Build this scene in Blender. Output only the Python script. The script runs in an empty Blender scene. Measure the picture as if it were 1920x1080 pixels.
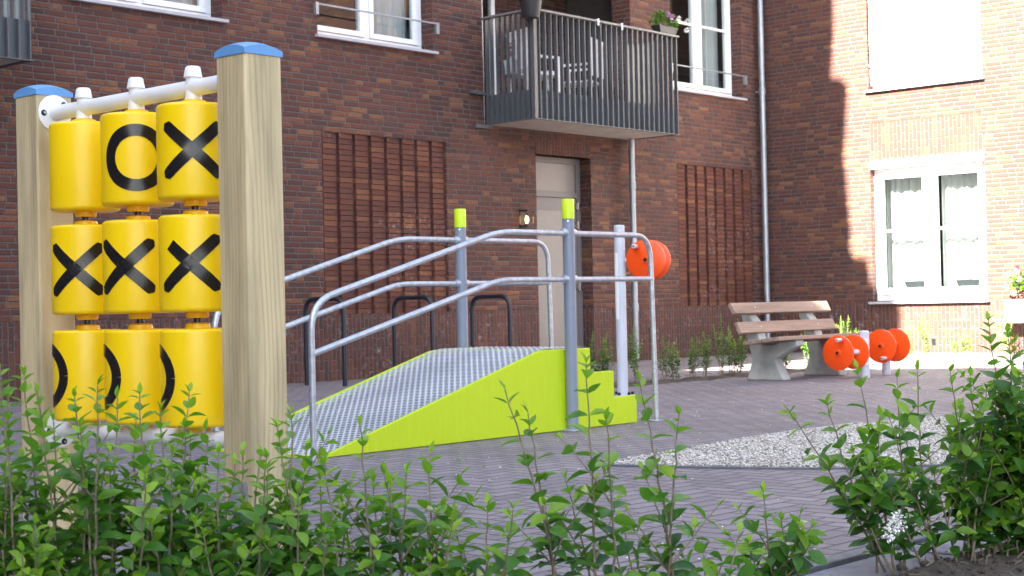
import bpy, bmesh, math, random
from mathutils import Vector, Matrix, noise
R=math.radians
S=bpy.context.scene; COL=S.collection
# ---------------------------------------------------------------- camera
F=2918.6; CH=.74
_n=Vector((-.02174,1,-.01217)).normalized(); _v=Vector((0,0,-1)); _f=(_v-_n*_v.dot(_n)).normalized(); _r=_f.cross(_n)
_A=R(42.066)
_X=math.cos(_A)*_f+math.sin(_A)*_r; _Y=math.sin(_A)*_f-math.cos(_A)*_r
RM=Matrix((_X,_Y,_n)); CP=Vector((0,0,CH))
def at(px,py,d): return CP+(RM@Vector(((px-960)/F,(540-py)/F,-1)))*d      # photograph measurement -> point
def gnd(px,py,z=0):
    d=RM@Vector((px-960,540-py,-F)); return CP+d*((z-CH)/d.z)
def hor(px): return 575.5-.02174*(px-960)
cd=bpy.data.cameras.new('camera'); cam=bpy.data.objects.new('camera',cd); COL.objects.link(cam); S.camera=cam
cam.matrix_world=Matrix.Translation(CP)@RM.to_4x4()
cd.sensor_width=36; cd.lens=F/1920*36; cd.clip_start=.05; cd.clip_end=500
cd.dof.use_dof=True; cd.dof.focus_distance=5.2; cd.dof.aperture_fstop=12.0
# ---------------------------------------------------------------- light
EL=R(33); SUN=Vector((1,.056,-math.tan(EL))).normalized()
W=bpy.data.worlds.new('World'); S.world=W; W.use_nodes=True
nt=W.node_tree; bg=nt.nodes['Background']; sky=nt.nodes.new('ShaderNodeTexSky'); sky.sky_type='NISHITA'
sky.sun_disc=False; sky.sun_elevation=EL; sky.sun_rotation=math.atan2(-SUN.x,-SUN.y); sky.air_density=1; sky.dust_density=1.5; sky.ozone_density=1
nt.links.new(sky.outputs[0],bg.inputs[0]); bg.inputs[1].default_value=.062
hs=nt.nodes.new('ShaderNodeHueSaturation'); hs.inputs['Saturation'].default_value=.62; nt.links.new(sky.outputs[0],hs.inputs['Color']); nt.links.new(hs.outputs[0],bg.inputs[0])
sl=bpy.data.lights.new('sun','SUN'); sl.energy=5; sl.angle=R(.16); sl.color=(1,.92,.78)
so=bpy.data.objects.new('sun',sl); COL.objects.link(so); so.rotation_euler=SUN.to_track_quat('-Z','Y').to_euler(); so.location=(-10,0,20)
S.view_settings.view_transform='Standard'; S.view_settings.look='None'; S.view_settings.exposure=3.72; S.view_settings.gamma=1
S.render.engine='CYCLES'; S.cycles.max_bounces=8; S.cycles.transparent_max_bounces=12
# ---------------------------------------------------------------- material helpers
def mat(name):
    m=bpy.data.materials.new(name); m.use_nodes=True; t=m.node_tree; b=t.nodes['Principled BSDF']; return m,t,b
class G:                                                     # small node-graph writer
    def __init__(s,t): s.t=t
    def n(s,ty,**k):
        x=s.t.nodes.new('ShaderNode'+ty)
        for a,v in k.items(): setattr(x,a,v)
        return x
    def put(s,sock,v):
        if isinstance(v,bpy.types.NodeSocket): s.t.links.new(v,sock)
        elif v is not None: sock.default_value=v
    def m(s,op,a,b=None,c=None):
        x=s.n('Math',operation=op); s.put(x.inputs[0],a)
        if b is not None: s.put(x.inputs[1],b)
        if c is not None: s.put(x.inputs[2],c)
        return x.outputs[0]
    def xyz(s,v):
        x=s.n('SeparateXYZ'); s.put(x.inputs[0],v); return x.outputs
    def vec(s,a,b,c=0.):
        x=s.n('CombineXYZ'); s.put(x.inputs[0],a); s.put(x.inputs[1],b); s.put(x.inputs[2],c); return x.outputs[0]
    def noise(s,v,scale=5,detail=3,rough=.5,dist=0):
        x=s.n('TexNoise'); s.put(x.inputs['Vector'],v); x.inputs['Scale'].default_value=scale; x.inputs['Detail'].default_value=detail; x.inputs['Roughness'].default_value=rough; x.inputs['Distortion'].default_value=dist; return x.outputs
    def ramp(s,f,st,interp='LINEAR'):
        x=s.n('ValToRGB'); s.put(x.inputs[0],f); e=x.color_ramp; e.interpolation=interp
        while len(e.elements)<len(st): e.elements.new(.5)
        for q,(p,c) in zip(e.elements,st):
            q.position=p; q.color=(*c,1) if isinstance(c,tuple) else (c,c,c,1)
        return x.outputs[0]
    def mix(s,f,a,b,bt='MIX'):
        x=s.n('Mix',data_type='RGBA',blend_type=bt); s.put(x.inputs[0],f)
        for i,c in ((6,a),(7,b)): s.put(x.inputs[i],(*c,1) if isinstance(c,tuple) else c)
        return x.outputs[2]
    def bump(s,h,dist,st=1.):
        x=s.n('Bump'); s.put(x.inputs['Height'],h); x.inputs['Distance'].default_value=dist; x.inputs['Strength'].default_value=st; return x.outputs[0]
    def scale(s,v,k):
        x=s.n('Mapping'); s.put(x.inputs[0],v); x.inputs['Scale'].default_value=k; return x.outputs[0]
    def obj(s): return s.n('TexCoord').outputs['Object']
def plain(name,c,rough=.5,metal=0,var=.12,scale=8,bump=0,coat=0,stretch=(1,1,1)):
    m,t,b=mat(name); g=G(t); o=g.scale(g.obj(),stretch)
    f=g.noise(o,scale,5,.6)[0]
    lo=tuple(x*(1-var) for x in c); hi=tuple(min(1,x*(1+var)) for x in c)
    t.links.new(g.ramp(f,[(.3,lo),(.7,hi)]),b.inputs['Base Color'])
    r=g.ramp(g.noise(o,scale*3,4)[0],[(.3,rough*.85),(.7,min(1,rough*1.15))]); t.links.new(r,b.inputs['Roughness'])
    b.inputs['Metallic'].default_value=metal; b.inputs['Coat Weight'].default_value=coat
    if bump: t.links.new(g.bump(g.noise(o,scale*12,4)[0],bump),b.inputs['Normal'])
    return m
BRK=[(0,(.054,.025,.022)),(.12,(.066,.025,.020)),(.45,(.086,.028,.020)),(.78,(.103,.032,.020)),(.90,(.132,.048,.025)),(1,(.185,.078,.033))]
BH=.0587
def brick(name,mode='wild',efflo=0.,shift=0.):
    m,t,b=mat(name); g=G(t)
    X,Y,Z=g.xyz(g.obj()); N=g.xyz(g.n('NewGeometry').outputs['True Normal'])
    isx=g.m('GREATER_THAN',g.m('ABSOLUTE',N[0]),.5)
    u=g.m('ADD',g.m('MULTIPLY',Y,isx),g.m('MULTIPLY',X,g.m('SUBTRACT',1,isx))); u=g.m('ADD',u,20.+.055); v=g.m('ADD',Z,3*BH-.70+BH*20)
    w=g.noise(g.vec(u,Z,isx),9,2)[1]; ws=g.xyz(w)
    u=g.m('ADD',u,g.m('MULTIPLY',g.m('SUBTRACT',ws[0],.5),.012)); v=g.m('ADD',v,g.m('MULTIPLY',g.m('SUBTRACT',ws[1],.5),.008))
    if mode=='soldier': u,v=g.m('SUBTRACT',g.m('ADD',v,0),shift),u
    rw=g.m('DIVIDE',v,BH); row=g.m('FLOOR',rw); fv=g.m('FRACT',rw)
    wn=g.n('TexWhiteNoise',noise_dimensions='1D'); g.put(wn.inputs['W'],row)
    if mode=='wild':
        U=g.m('ADD',g.m('DIVIDE',u,.545),g.m('MULTIPLY',wn.outputs[0],7.13)); cell=g.m('FLOOR',U); fu=g.m('MULTIPLY',g.m('FRACT',U),5)
        w2=g.n('TexWhiteNoise',noise_dimensions='2D'); g.put(w2.inputs['Vector'],g.vec(cell,row)); k=g.m('MULTIPLY',w2.outputs[0],3)
        k0=g.m('LESS_THAN',k,1); k2=g.m('GREATER_THAN',k,2)
        j1=g.m('SUBTRACT',2,k0); j2=g.m('ADD',3,k2)
        a=g.m('GREATER_THAN',fu,j1); c=g.m('GREATER_THAN',fu,j2); idx=g.m('ADD',a,c)
        d=g.m('MINIMUM',g.m('MINIMUM',fu,g.m('SUBTRACT',5,fu)),g.m('MINIMUM',g.m('ABSOLUTE',g.m('SUBTRACT',fu,j1)),g.m('ABSOLUTE',g.m('SUBTRACT',fu,j2))))
        d=g.m('MULTIPLY',d,.109); bid=g.m('ADD',g.m('MULTIPLY',cell,3),idx)
    else:
        U=g.m('ADD',g.m('DIVIDE',u,.218),g.m('MULTIPLY',g.m('MODULO',row,2),.5)); cell=g.m('FLOOR',U); fu=g.m('FRACT',U)
        d=g.m('MULTIPLY',g.m('MINIMUM',fu,g.m('SUBTRACT',1,fu)),.218); bid=cell
    dv=g.m('MULTIPLY',g.m('MINIMUM',fv,g.m('SUBTRACT',1,fv)),BH); dd=g.m('MINIMUM',d,dv)
    w3=g.n('TexWhiteNoise',noise_dimensions='2D'); g.put(w3.inputs['Vector'],g.vec(bid,g.m('ADD',row,.37))); rnd=w3.outputs[0]
    o=g.obj(); fine=g.noise(o,55,5,.65)[0]; big=g.noise(o,1.1,3)[0]
    rr=g.m('ADD',rnd,g.m('MULTIPLY',g.m('SUBTRACT',fine,.5),.75)); 
    if mode=='soldier': rr=g.m('MULTIPLY',rr,.88)
    col=g.ramp(rr,BRK)
    col=g.mix(1,col,g.ramp(big,[(.3,.82),(.7,1.12)]),'MULTIPLY')
    if efflo:
        e=g.m('MULTIPLY',g.m('MULTIPLY',g.ramp(g.noise(o,14,4,.7)[0],[(.56,0.),(.68,1.)]),g.ramp(g.noise(o,1.6,2)[0],[(.42,0.),(.6,1.)])),efflo)
        col=g.mix(e,col,(.42,.38,.38))
    mort=g.ramp(g.noise(o,30,4)[0],[(.3,(.075,.068,.066)),(.7,(.125,.115,.11))])
    mask=g.ramp(dd,[(.0035/1,0.),(.0065/1,1.)])
    t.links.new(g.mix(mask,mort,col),b.inputs['Base Color']); b.inputs['Roughness'].default_value=.85
    h=g.m('ADD',g.m('MULTIPLY',g.ramp(dd,[(.003,0.),(.009,1.)]),g.m('ADD',.8,g.m('MULTIPLY',rnd,.3))),g.m('MULTIPLY',fine,.25))
    t.links.new(g.bump(h,.011),b.inputs['Normal']); return m
M={}
M['brick']=brick('wall brick'); M['soldier']=brick('upright brick','soldier',.55); M['lintel']=brick('lintel brick','soldier',0,.05)
def stackmat():
    m,t,b=mat('relief brick'); g=G(t); a=g.n('Attribute',attribute_name='rnd').outputs['Fac']; o=g.obj()
    fine=g.noise(o,55,5,.65)[0]
    col=g.ramp(g.m('ADD',g.m('ADD',g.m('MULTIPLY',a,.62),.33),g.m('MULTIPLY',g.m('SUBTRACT',fine,.5),.7)),BRK)
    e=g.m('MULTIPLY',g.ramp(g.noise(o,22,4,.7)[0],[(.55,0.),(.66,1.)]),g.ramp(g.noise(o,1.5,2)[0],[(.5,0.),(.62,.4)]))
    col=g.mix(e,col,(.45,.38,.36)); t.links.new(col,b.inputs['Base Color']); b.inputs['Roughness'].default_value=.85
    t.links.new(g.bump(fine,.003),b.inputs['Normal']); return m
M['relief']=stackmat(); M['mortar']=plain('dark joint mortar',(.045,.04,.038),.95)
def paver(name,ang,c1,c2,L=.2,Hh=.068):
    m,t,b=mat(name); g=G(t); o=g.obj(); mp=g.n('Mapping'); g.put(mp.inputs[0],o); mp.inputs['Rotation'].default_value=(0,0,ang)
    X,Y,_=g.xyz(mp.outputs[0]); w=g.xyz(g.noise(o,5,2)[1])
    u=g.m('ADD',g.m('ADD',X,50),g.m('MULTIPLY',w[0],.01)); v=g.m('ADD',g.m('ADD',Y,50),g.m('MULTIPLY',w[1],.01))
    if Hh is None:
        cu=g.m('DIVIDE',u,L); cv=g.m('DIVIDE',v,L); ci=g.m('FLOOR',cu); cj=g.m('FLOOR',cv); fx=g.m('FRACT',cu); fy=g.m('FRACT',cv)
        k=g.m('FLOORED_MODULO',g.m('ADD',g.m('SUBTRACT',ci,cj),.001),4) ; k=g.m('FLOOR',k)
        e1=g.m('COMPARE',k,1,.1); e2=g.m('COMPARE',k,2,.1); vert=g.m('GREATER_THAN',k,1.5)
        la=g.m('ADD',g.m('MULTIPLY',vert,g.m('ADD',fy,e2)),g.m('MULTIPLY',g.m('SUBTRACT',1,vert),g.m('ADD',fx,e1)))
        sa=g.m('ADD',g.m('MULTIPLY',vert,fx),g.m('MULTIPLY',g.m('SUBTRACT',1,vert),fy))
        dd=g.m('MULTIPLY',g.m('MINIMUM',g.m('MINIMUM',la,g.m('SUBTRACT',2,la)),g.m('MINIMUM',sa,g.m('SUBTRACT',1,sa))),L)
        cell=g.m('SUBTRACT',ci,e1); row=g.m('SUBTRACT',cj,e2)
    else:
        rw=g.m('DIVIDE',v,Hh); row=g.m('FLOOR',rw); fv=g.m('FRACT',rw)
        U=g.m('ADD',g.m('DIVIDE',u,L),g.m('MULTIPLY',g.m('MODULO',row,2),.5)); cell=g.m('FLOOR',U); fu=g.m('FRACT',U)
        dd=g.m('MINIMUM',g.m('MULTIPLY',g.m('MINIMUM',fu,g.m('SUBTRACT',1,fu)),L),g.m('MULTIPLY',g.m('MINIMUM',fv,g.m('SUBTRACT',1,fv)),Hh))
    w3=g.n('TexWhiteNoise',noise_dimensions='2D'); g.put(w3.inputs['Vector'],g.vec(cell,row)); rnd=w3.outputs[0]
    fine=g.noise(o,70,5,.65)[0]; big=g.noise(o,.7,4)[0]
    col=g.mix(g.m('ADD',g.m('MULTIPLY',rnd,.8),g.m('MULTIPLY',fine,.25)),c1,c2)
    col=g.mix(1,col,g.ramp(big,[(.3,.84),(.7,1.12)]),'MULTIPLY')
    jc=g.mix(g.ramp(g.noise(o,2.5,4,.6)[0],[(.55,0.),(.7,.6)]),(.055,.05,.053),(.055,.07,.04))
    t.links.new(g.mix(g.ramp(dd,[(.001,0.),(.006,1.)]),jc,col),b.inputs['Base Color']); b.inputs['Roughness'].default_value=.75
    h=g.m('ADD',g.m('MULTIPLY',g.ramp(dd,[(0,0.),(.010,1.)]),g.m('ADD',.8,g.m('MULTIPLY',rnd,.35))),g.m('MULTIPLY',fine,.3))
    t.links.new(g.bump(h,.009),b.inputs['Normal']); return m
M['paver']=paver('clinker paving',0,(.150,.132,.148),(.225,.20,.215),.085,None)
M['path']=paver('pale path paving',0,(.22,.19,.18),(.32,.28,.26),.3,.3)
def wood(name,c1,c2,axis,rings=230,knots=True):
    m,t,b=mat(name); g=G(t); o=g.obj()
    k={'z':(1,1,.035),'x':(.05,1,1)}[axis]; s=g.scale(o,k)
    w=g.xyz(g.noise(s,6,2)[1]); X,Y,Z=g.xyz(s)
    d=g.n('VectorMath',operation='LENGTH'); off={'z':(2.52,3.15,.03),'x':(.61,8.0,.5)}[axis]
    sub=g.n('VectorMath',operation='SUBTRACT'); wv=g.n('VectorMath',operation='MULTIPLY_ADD')
    g.put(wv.inputs[0],g.noise(g.scale(o,{'z':(1,1,.22),'x':(.2,1,1)}[axis]),5,2)[1]); wv.inputs[1].default_value=(.06,.06,.06); g.put(wv.inputs[2],s)
    g.put(sub.inputs[0],wv.outputs[0]); sub.inputs[1].default_value=off; g.put(d.inputs[0],sub.outputs[0])
    ring=g.m('ADD',g.m('MULTIPLY',g.m('SINE',g.m('MULTIPLY',d.outputs['Value'],rings*3)),.5),.5)
    ring=g.m('POWER',ring,3.)
    fib=g.noise(g.scale(o,{'z':(160,160,3),'x':(3,160,160)}[axis]),1,3,.7)[0]
    col=g.mix(g.m('ADD',g.m('MULTIPLY',ring,g.ramp(g.noise(g.scale(o,{'z':(9,9,1),'x':(1,9,9)}[axis]),1,2)[0],[(.35,.15),(.65,.8)])),g.m('MULTIPLY',fib,.28)),c1,c2)
    st=g.ramp(g.noise(g.scale(o,{'z':(14,14,1.6),'x':(1.6,14,14)}[axis]),1,4,.6)[0],[(.35,.68),(.6,1.05)])
    col=g.mix(1,col,st,'MULTIPLY')
    t.links.new(col,b.inputs['Base Color']); b.inputs['Roughness'].default_value=.7
    t.links.new(g.bump(g.m('ADD',fib,g.m('MULTIPLY',ring,.4)),.0012),b.inputs['Normal']); return m
M['post']=wood('pressure treated pine',(.58,.485,.29),(.44,.33,.17),'z',160)
M['plank']=wood('bench plank wood',(.33,.235,.18),(.25,.165,.125),'x',160)
M['yellow']=plain('yellow moulded plastic',(.86,.58,.0),.38,0,.03,3,.0004)
M['black']=plain('black raised marking',(.008,.008,.01),.28,0,.2)
M['amber']=plain('amber moulded neck',(.86,.50,.0),.4,0,.05)
M['blue']=plain('blue plastic cap',(.115,.30,.60),.35,0,.05,6,.0005)
M['whitem']=plain('white coated steel',(.72,.73,.75),.35,0,.07,7)
M['white']=plain('white painted frame',(.80,.82,.84),.4,0,.04)
M['blackp']=plain('black bolt plastic',(.01,.01,.015),.3)
M['chrome']=plain('bright steel',(.6,.6,.62),.25,1)
M['lime']=plain('lime green board',(.50,.66,.012),.42,0,.035,14,.0006,.0,(6,6,.4))
M['limecap']=plain('lime plastic cap',(.52,.70,.01),.35,0,.03)
M['greypost']=plain('grey blue powder coat',(.20,.235,.30),.4,0,.05)
M['lightpost']=plain('light grey powder coat',(.50,.54,.62),.4,0,.05)
M['galv']=plain('galvanised steel',(.50,.55,.60),.42,.75,.22,28,.0006)
M['zinc']=plain('dull zinc pipe',(.34,.38,.42),.45,.7,.15,5)
M['orange']=plain('orange plastic disc',(.83,.075,.004),.38,0,.04,4)
M['handle']=plain('pinkish grey handle',(.55,.50,.52),.4)
M['concrete']=plain('cast concrete',(.36,.37,.355),.85,0,.2,9,.002)
M['anth']=plain('anthracite coated steel',(.075,.082,.092),.42,0,.08,10)
M['anthl']=plain('anthracite fin edge',(.17,.17,.175),.5,0,.1,10)
M['navy']=plain('dark blue bike hoop',(.012,.016,.028),.35)
M['soffit']=plain('concrete soffit',(.42,.38,.33),.9,0,.15,3,.002)
M['door']=plain('beige grey door panel',(.225,.21,.195),.5,0,.03)
M['doorf']=plain('grey brown door frame',(.15,.14,.14),.5,0,.05)
M['sillm']=plain('stone sill',(.38,.38,.42),.7,0,.08)
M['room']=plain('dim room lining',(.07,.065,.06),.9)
M['blind']=plain('white screen fabric',(.83,.82,.80),.8,0,.02,90)
M['potd']=plain('dark planter',(.022,.024,.028),.5)
M['potg']=plain('grey fibre planter',(.42,.43,.45),.8,0,.1,20,.002)
M['soil']=plain('dry garden soil',(.12,.095,.075),.95,0,.45,25,.02)
M['kerb']=plain('dark kerb strip',(.10,.11,.135),.7,0,.2,12,.002)
M['slab']=plain('blue grey slab',(.13,.145,.18),.75,0,.2,8,.003)
M['bark']=plain('shrub bark',(.21,.165,.12),.85,0,.35,60,.001)
M['twig']=plain('reddish twig',(.20,.11,.06),.7,0,.3,60)
M['pink']=plain('pink petals',(.75,.05,.25),.6); M['lilac']=plain('lilac petals',(.65,.35,.65),.6); M['wpet']=plain('white petals',(.85,.85,.82),.6)
M['roof']=plain('roofing',(.1,.09,.09),.9)
def glass():
    m,t,b=mat('window glass'); g=G(t); o=t.nodes['Material Output']; t.nodes.remove(b)
    tr=g.n('BsdfTransparent'); tr.inputs[0].default_value=(.86,.9,.9,1); gl=g.n('BsdfGlossy'); gl.inputs['Roughness'].default_value=.0
    ge=g.n('NewGeometry'); dt=g.n('VectorMath',operation='DOT_PRODUCT'); g.put(dt.inputs[0],ge.outputs['Incoming']); g.put(dt.inputs[1],ge.outputs['True Normal'])
    mx=g.n('MixShader'); f=g.m('ADD',g.m('MULTIPLY',g.m('POWER',g.m('SUBTRACT',1,g.m('ABSOLUTE',dt.outputs['Value'])),4),.85),.05)
    g.put(mx.inputs[0],f); t.links.new(tr.outputs[0],mx.inputs[1]); t.links.new(gl.outputs[0],mx.inputs[2])
    g.put(gl.inputs['Normal'],g.bump(g.noise(g.obj(),1.5,1)[0],.0015)); t.links.new(mx.outputs[0],o.inputs[0]); return m
M['glass']=glass()
def curtain():
    m,t,b=mat('curtain voile'); g=G(t); o=t.nodes['Material Output']; b.inputs['Base Color'].default_value=(.78,.77,.76,1); b.inputs['Roughness'].default_value=.9
    tl=g.n('BsdfTranslucent'); tl.inputs[0].default_value=(.7,.7,.68,1); mx=g.n('MixShader'); mx.inputs[0].default_value=.3
    t.links.new(b.outputs[0],mx.inputs[1]); t.links.new(tl.outputs[0],mx.inputs[2]); t.links.new(mx.outputs[0],o.inputs[0]); return m
M['curtain']=curtain()
def leafmat(name,dark,mid,light):
    m,t,b=mat(name); g=G(t); o=t.nodes['Material Output']; a=g.n('Attribute',attribute_name='rnd').outputs['Fac']
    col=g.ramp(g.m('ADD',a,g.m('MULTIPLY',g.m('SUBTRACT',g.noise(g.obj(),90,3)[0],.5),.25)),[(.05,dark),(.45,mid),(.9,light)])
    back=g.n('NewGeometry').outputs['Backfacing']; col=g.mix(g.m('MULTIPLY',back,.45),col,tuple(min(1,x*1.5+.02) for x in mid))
    t.links.new(col,b.inputs['Base Color']); b.inputs['Roughness'].default_value=.38; b.inputs['Specular IOR Level'].default_value=.45
    tl=g.n('BsdfTranslucent'); g.put(tl.inputs[0],g.mix(1,col,(1.3,1.5,.5),'MULTIPLY')); mx=g.n('MixShader'); mx.inputs[0].default_value=.40
    t.links.new(b.outputs[0],mx.inputs[1]); t.links.new(tl.outputs[0],mx.inputs[2]); t.links.new(mx.outputs[0],o.inputs[0]); return m
M['leaf']=leafmat('privet leaf',(.020,.078,.024),(.062,.178,.017),(.25,.41,.025))
def deckmat():
    m,t,b=mat('perforated tread plate'); g=G(t); o=t.nodes['Material Output']; X,Y,Z=g.xyz(g.obj())
    s=g.m('SQRT',g.m('ADD',g.m('MULTIPLY',X,X),0)); rw=g.m('DIVIDE',g.m('ADD',X,10),.0235); row=g.m('FLOOR',rw); fx=g.m('MULTIPLY',g.m('SUBTRACT',g.m('FRACT',rw),.5),.0235)
    U=g.m('ADD',g.m('DIVIDE',g.m('ADD',Y,10),.045),g.m('MULTIPLY',g.m('MODULO',row,2),.5)); fy=g.m('MULTIPLY',g.m('SUBTRACT',g.m('FRACT',U),.5),.045)
    ax=g.m('DIVIDE',fx,.0076); ay=g.m('DIVIDE',fy,.0165); e=g.m('ADD',g.m('MULTIPLY',ax,ax),g.m('MULTIPLY',ay,ay))
    hole=g.m('LESS_THAN',e,1.); b.inputs['Metallic'].default_value=.25; b.inputs['Roughness'].default_value=.45
    t.links.new(g.ramp(g.noise(g.obj(),2.2,3)[0],[(.3,(.52,.56,.62)),(.7,(.74,.77,.82))]),b.inputs['Base Color'])
    t.links.new(g.bump(g.ramp(e,[(.3,0.),(.9,1.)]),.006),b.inputs['Normal'])
    tr=g.n('BsdfTransparent'); mx=g.n('MixShader'); g.put(mx.inputs[0],hole); t.links.new(b.outputs[0],mx.inputs[1]); t.links.new(tr.outputs[0],mx.inputs[2]); t.links.new(mx.outputs[0],o.inputs[0]); return m
M['deck']=deckmat()
def glowmat():
    m,t,b=mat('lit bulb'); b.inputs['Emission Color'].default_value=(1,.62,.2,1); b.inputs['Emission Strength'].default_value=2.2; return m
M['bulb']=glowmat()
# ---------------------------------------------------------------- mesh helpers
class MB:
    def __init__(s): s.v=[]; s.f=[]; s.mi=[]; s.rnd=[]; s.T=None
    def add(s,vs,fs,mi=0,r=None):
        k=len(s.v)
        for p in vs:
            p=Vector(p); s.v.append(s.T(p) if s.T else p)
        for f in fs: s.f.append([k+i for i in f]); s.mi.append(mi)
        s.rnd+= [r if r is not None else 0.]*len(vs)
    def box(s,a,b,mi=0,r=None):
        x0,y0,z0=a; x1,y1,z1=b
        s.add([(x0,y0,z0),(x1,y0,z0),(x1,y1,z0),(x0,y1,z0),(x0,y0,z1),(x1,y0,z1),(x1,y1,z1),(x0,y1,z1)],[(0,3,2,1),(4,5,6,7),(0,1,5,4),(1,2,6,5),(2,3,7,6),(3,0,4,7)],mi,r)
    def prism(s,poly,fn,a,b,mi=0):          # poly 2D, fn(u,v,w) -> 3D, extruded w from a to b
        n=len(poly); s.add([fn(u,v,a) for u,v in poly]+[fn(u,v,b) for u,v in poly],[tuple(range(n)),tuple(range(2*n-1,n-1,-1))]+[(i,(i+1)%n,n+(i+1)%n,n+i) for i in range(n)],mi)
    def tube(s,path,r,seg=10,mi=0,caps=True):
        path=[Vector(p) for p in path]; n=len(path); rs=r if isinstance(r,(list,tuple)) else [r]*n; rings=[]; up=None
        for i,p in enumerate(path):
            d=(path[min(i+1,n-1)]-path[max(i-1,0)]).normalized()
            if up is None: up=d.orthogonal().normalized()
            else:
                up=(up-d*up.dot(d)); up=up.normalized() if up.length>1e-6 else d.orthogonal().normalized()
            q=d.cross(up); rings.append([p+(up*math.cos(a)+q*math.sin(a))*rs[i] for a in [2*math.pi*j/seg for j in range(seg)]])
        vs=[v for r_ in rings for v in r_]; fs=[(i*seg+j,i*seg+(j+1)%seg,(i+1)*seg+(j+1)%seg,(i+1)*seg+j) for i in range(n-1) for j in range(seg)]
        if caps: fs+=[tuple(range(seg-1,-1,-1)),tuple((n-1)*seg+j for j in range(seg))]
        s.add(vs,fs,mi)
    def lathe(s,prof,o,ax=(0,0,1),seg=32,mi=0):   # prof [(r,h)]
        o=Vector(o); ax=Vector(ax).normalized(); p=ax.orthogonal().normalized(); q=ax.cross(p)
        vs=[];n=len(prof)
        for r,h in prof: vs+=[o+ax*h+(p*math.cos(a)+q*math.sin(a))*max(r,1e-4) for a in [2*math.pi*j/seg for j in range(seg)]]
        fs=[(i*seg+j,i*seg+(j+1)%seg,(i+1)*seg+(j+1)%seg,(i+1)*seg+j) for i in range(n-1) for j in range(seg)]
        fs+=[tuple(range(seg-1,-1,-1)),tuple((n-1)*seg+j for j in range(seg))]
        s.add(vs,fs,mi)
    def build(s,name,mats,parent=None,smooth=38,bevel=0,fix=True,rnd=False):
        me=bpy.data.meshes.new(name); me.from_pydata([tuple(v) for v in s.v],[],s.f); me.validate(verbose=False)
        if len(me.polygons)==len(s.mi): me.polygons.foreach_set('material_index',s.mi)
        mats=mats if isinstance(mats,(list,tuple)) else [mats]
        for m in mats: me.materials.append(M[m])
        if fix:
            bm=bmesh.new(); bm.from_mesh(me); bmesh.ops.recalc_face_normals(bm,faces=bm.faces); bm.to_mesh(me); bm.free()
        if rnd:
            at_=me.attributes.new('rnd','FLOAT','POINT'); at_.data.foreach_set('value',s.rnd)
        if smooth:
            me.polygons.foreach_set('use_smooth',[True]*len(me.polygons)); me.set_sharp_from_angle(angle=R(smooth))
        o=bpy.data.objects.new(name,me); COL.objects.link(o)
        if bevel:
            bv=o.modifiers.new('bevel','BEVEL'); bv.width=bevel; bv.segments=2; bv.limit_method='ANGLE'; bv.angle_limit=R(40)
        if parent is not None: par(o,parent)
        return o
ORG={}
def par(o,p):
    o.parent=p; l=ORG.get(p.name)
    if l is not None: o.matrix_parent_inverse=Matrix.Translation(-Vector(l))
def thing(name,loc,label,cat,group=None):
    o=bpy.data.objects.new(name,None); COL.objects.link(o); o.location=loc; ORG[o.name]=tuple(loc); o.empty_display_size=.2
    return tag(o,label,cat,group)
def tag(o,label,cat,group=None):
    o['label']=label; o['category']=cat
    if group: o['group']=group
    return o
def struct(o,kind='structure',label=None,cat=None):
    o['kind']=kind
    o['label']=label or o.name.replace('_',' ')
    if cat: o['category']=cat
    return o
def kids(o): return [c for c in COL.objects if c.parent==o]
def dup(o,delta,label=None,group=None,parent=None,root=True):
    c=o.copy(); COL.objects.link(c); mpi=o.matrix_parent_inverse.copy()
    if root: c.location=Vector(o.location)+Vector(delta); ORG[c.name]=tuple(c.location)
    else: c.parent=parent; c.matrix_parent_inverse=mpi
    if label: c['label']=label
    if group: c['group']=group
    for k in kids(o): dup(k,(0,0,0),parent=c,root=False)
    return c
def arc(c,r,a0,a1,n,pl):
    out=[]
    for i in range(n+1):
        a=a0+(a1-a0)*i/n; out.append(Vector(c)+pl[0]*(r*math.cos(a))+pl[1]*(r*math.sin(a)))
    return out
def fillet(pts,rr_,n=6):
    pts=[Vector(p) for p in pts]; out=[pts[0]]
    for i in range(1,len(pts)-1):
        r=rr_[i-1] if isinstance(rr_,list) else rr_; p=pts[i]; a=(pts[i-1]-p); b=(pts[i+1]-p); t=min(r,a.length*.45,b.length*.45); A=p+a.normalized()*t; B=p+b.normalized()*t
        for k in range(n+1):
            u=k/n; out.append(A*(1-u)**2+p*2*u*(1-u)+B*u*u)
    out.append(pts[-1]); return out
# ---------------------------------------------------------------- ground
YW=12.45; XW=19.33
m=MB(); m.add([(-60,-60,0),(80,-60,0),(80,80,0),(-60,80,0)],[(0,1,2,3)]); struct(m.build('pavement','paver',fix=False))
m=MB(); m.add([(8.2,9.02,.004),(19.33,9.02,.004),(19.33,12.45,.004),(8.2,12.45,.004)],[(0,1,2,3)]); m.add([(14.9,3,.004),(19.33,3,.004),(19.33,9.02,.004),(14.9,9.02,.004)],[(0,1,2,3)])
gp=[(5.58,4.56),(6.5,4.66),(7.1,4.73),(7.6,4.74),(8.16,4.68),(8.8,4.49),(9.15,4.27),(9.5,3.85),(9.65,3.3),(9.45,2.7),(8.9,2.35),(8.1,2.3),(7.3,2.6),(6.7,3.0),(6.3,3.22),(6.05,3.42),(5.87,3.69),(5.72,4.05),(5.6,4.4)]
gx=sum(p[0] for p in gp)/len(gp); gy=sum(p[1] for p in gp)/len(gp)
m=MB(); n=len(gp); ip=[(gx+(x-gx)*.975,gy+(y-gy)*.965) for x,y in gp]
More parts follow.
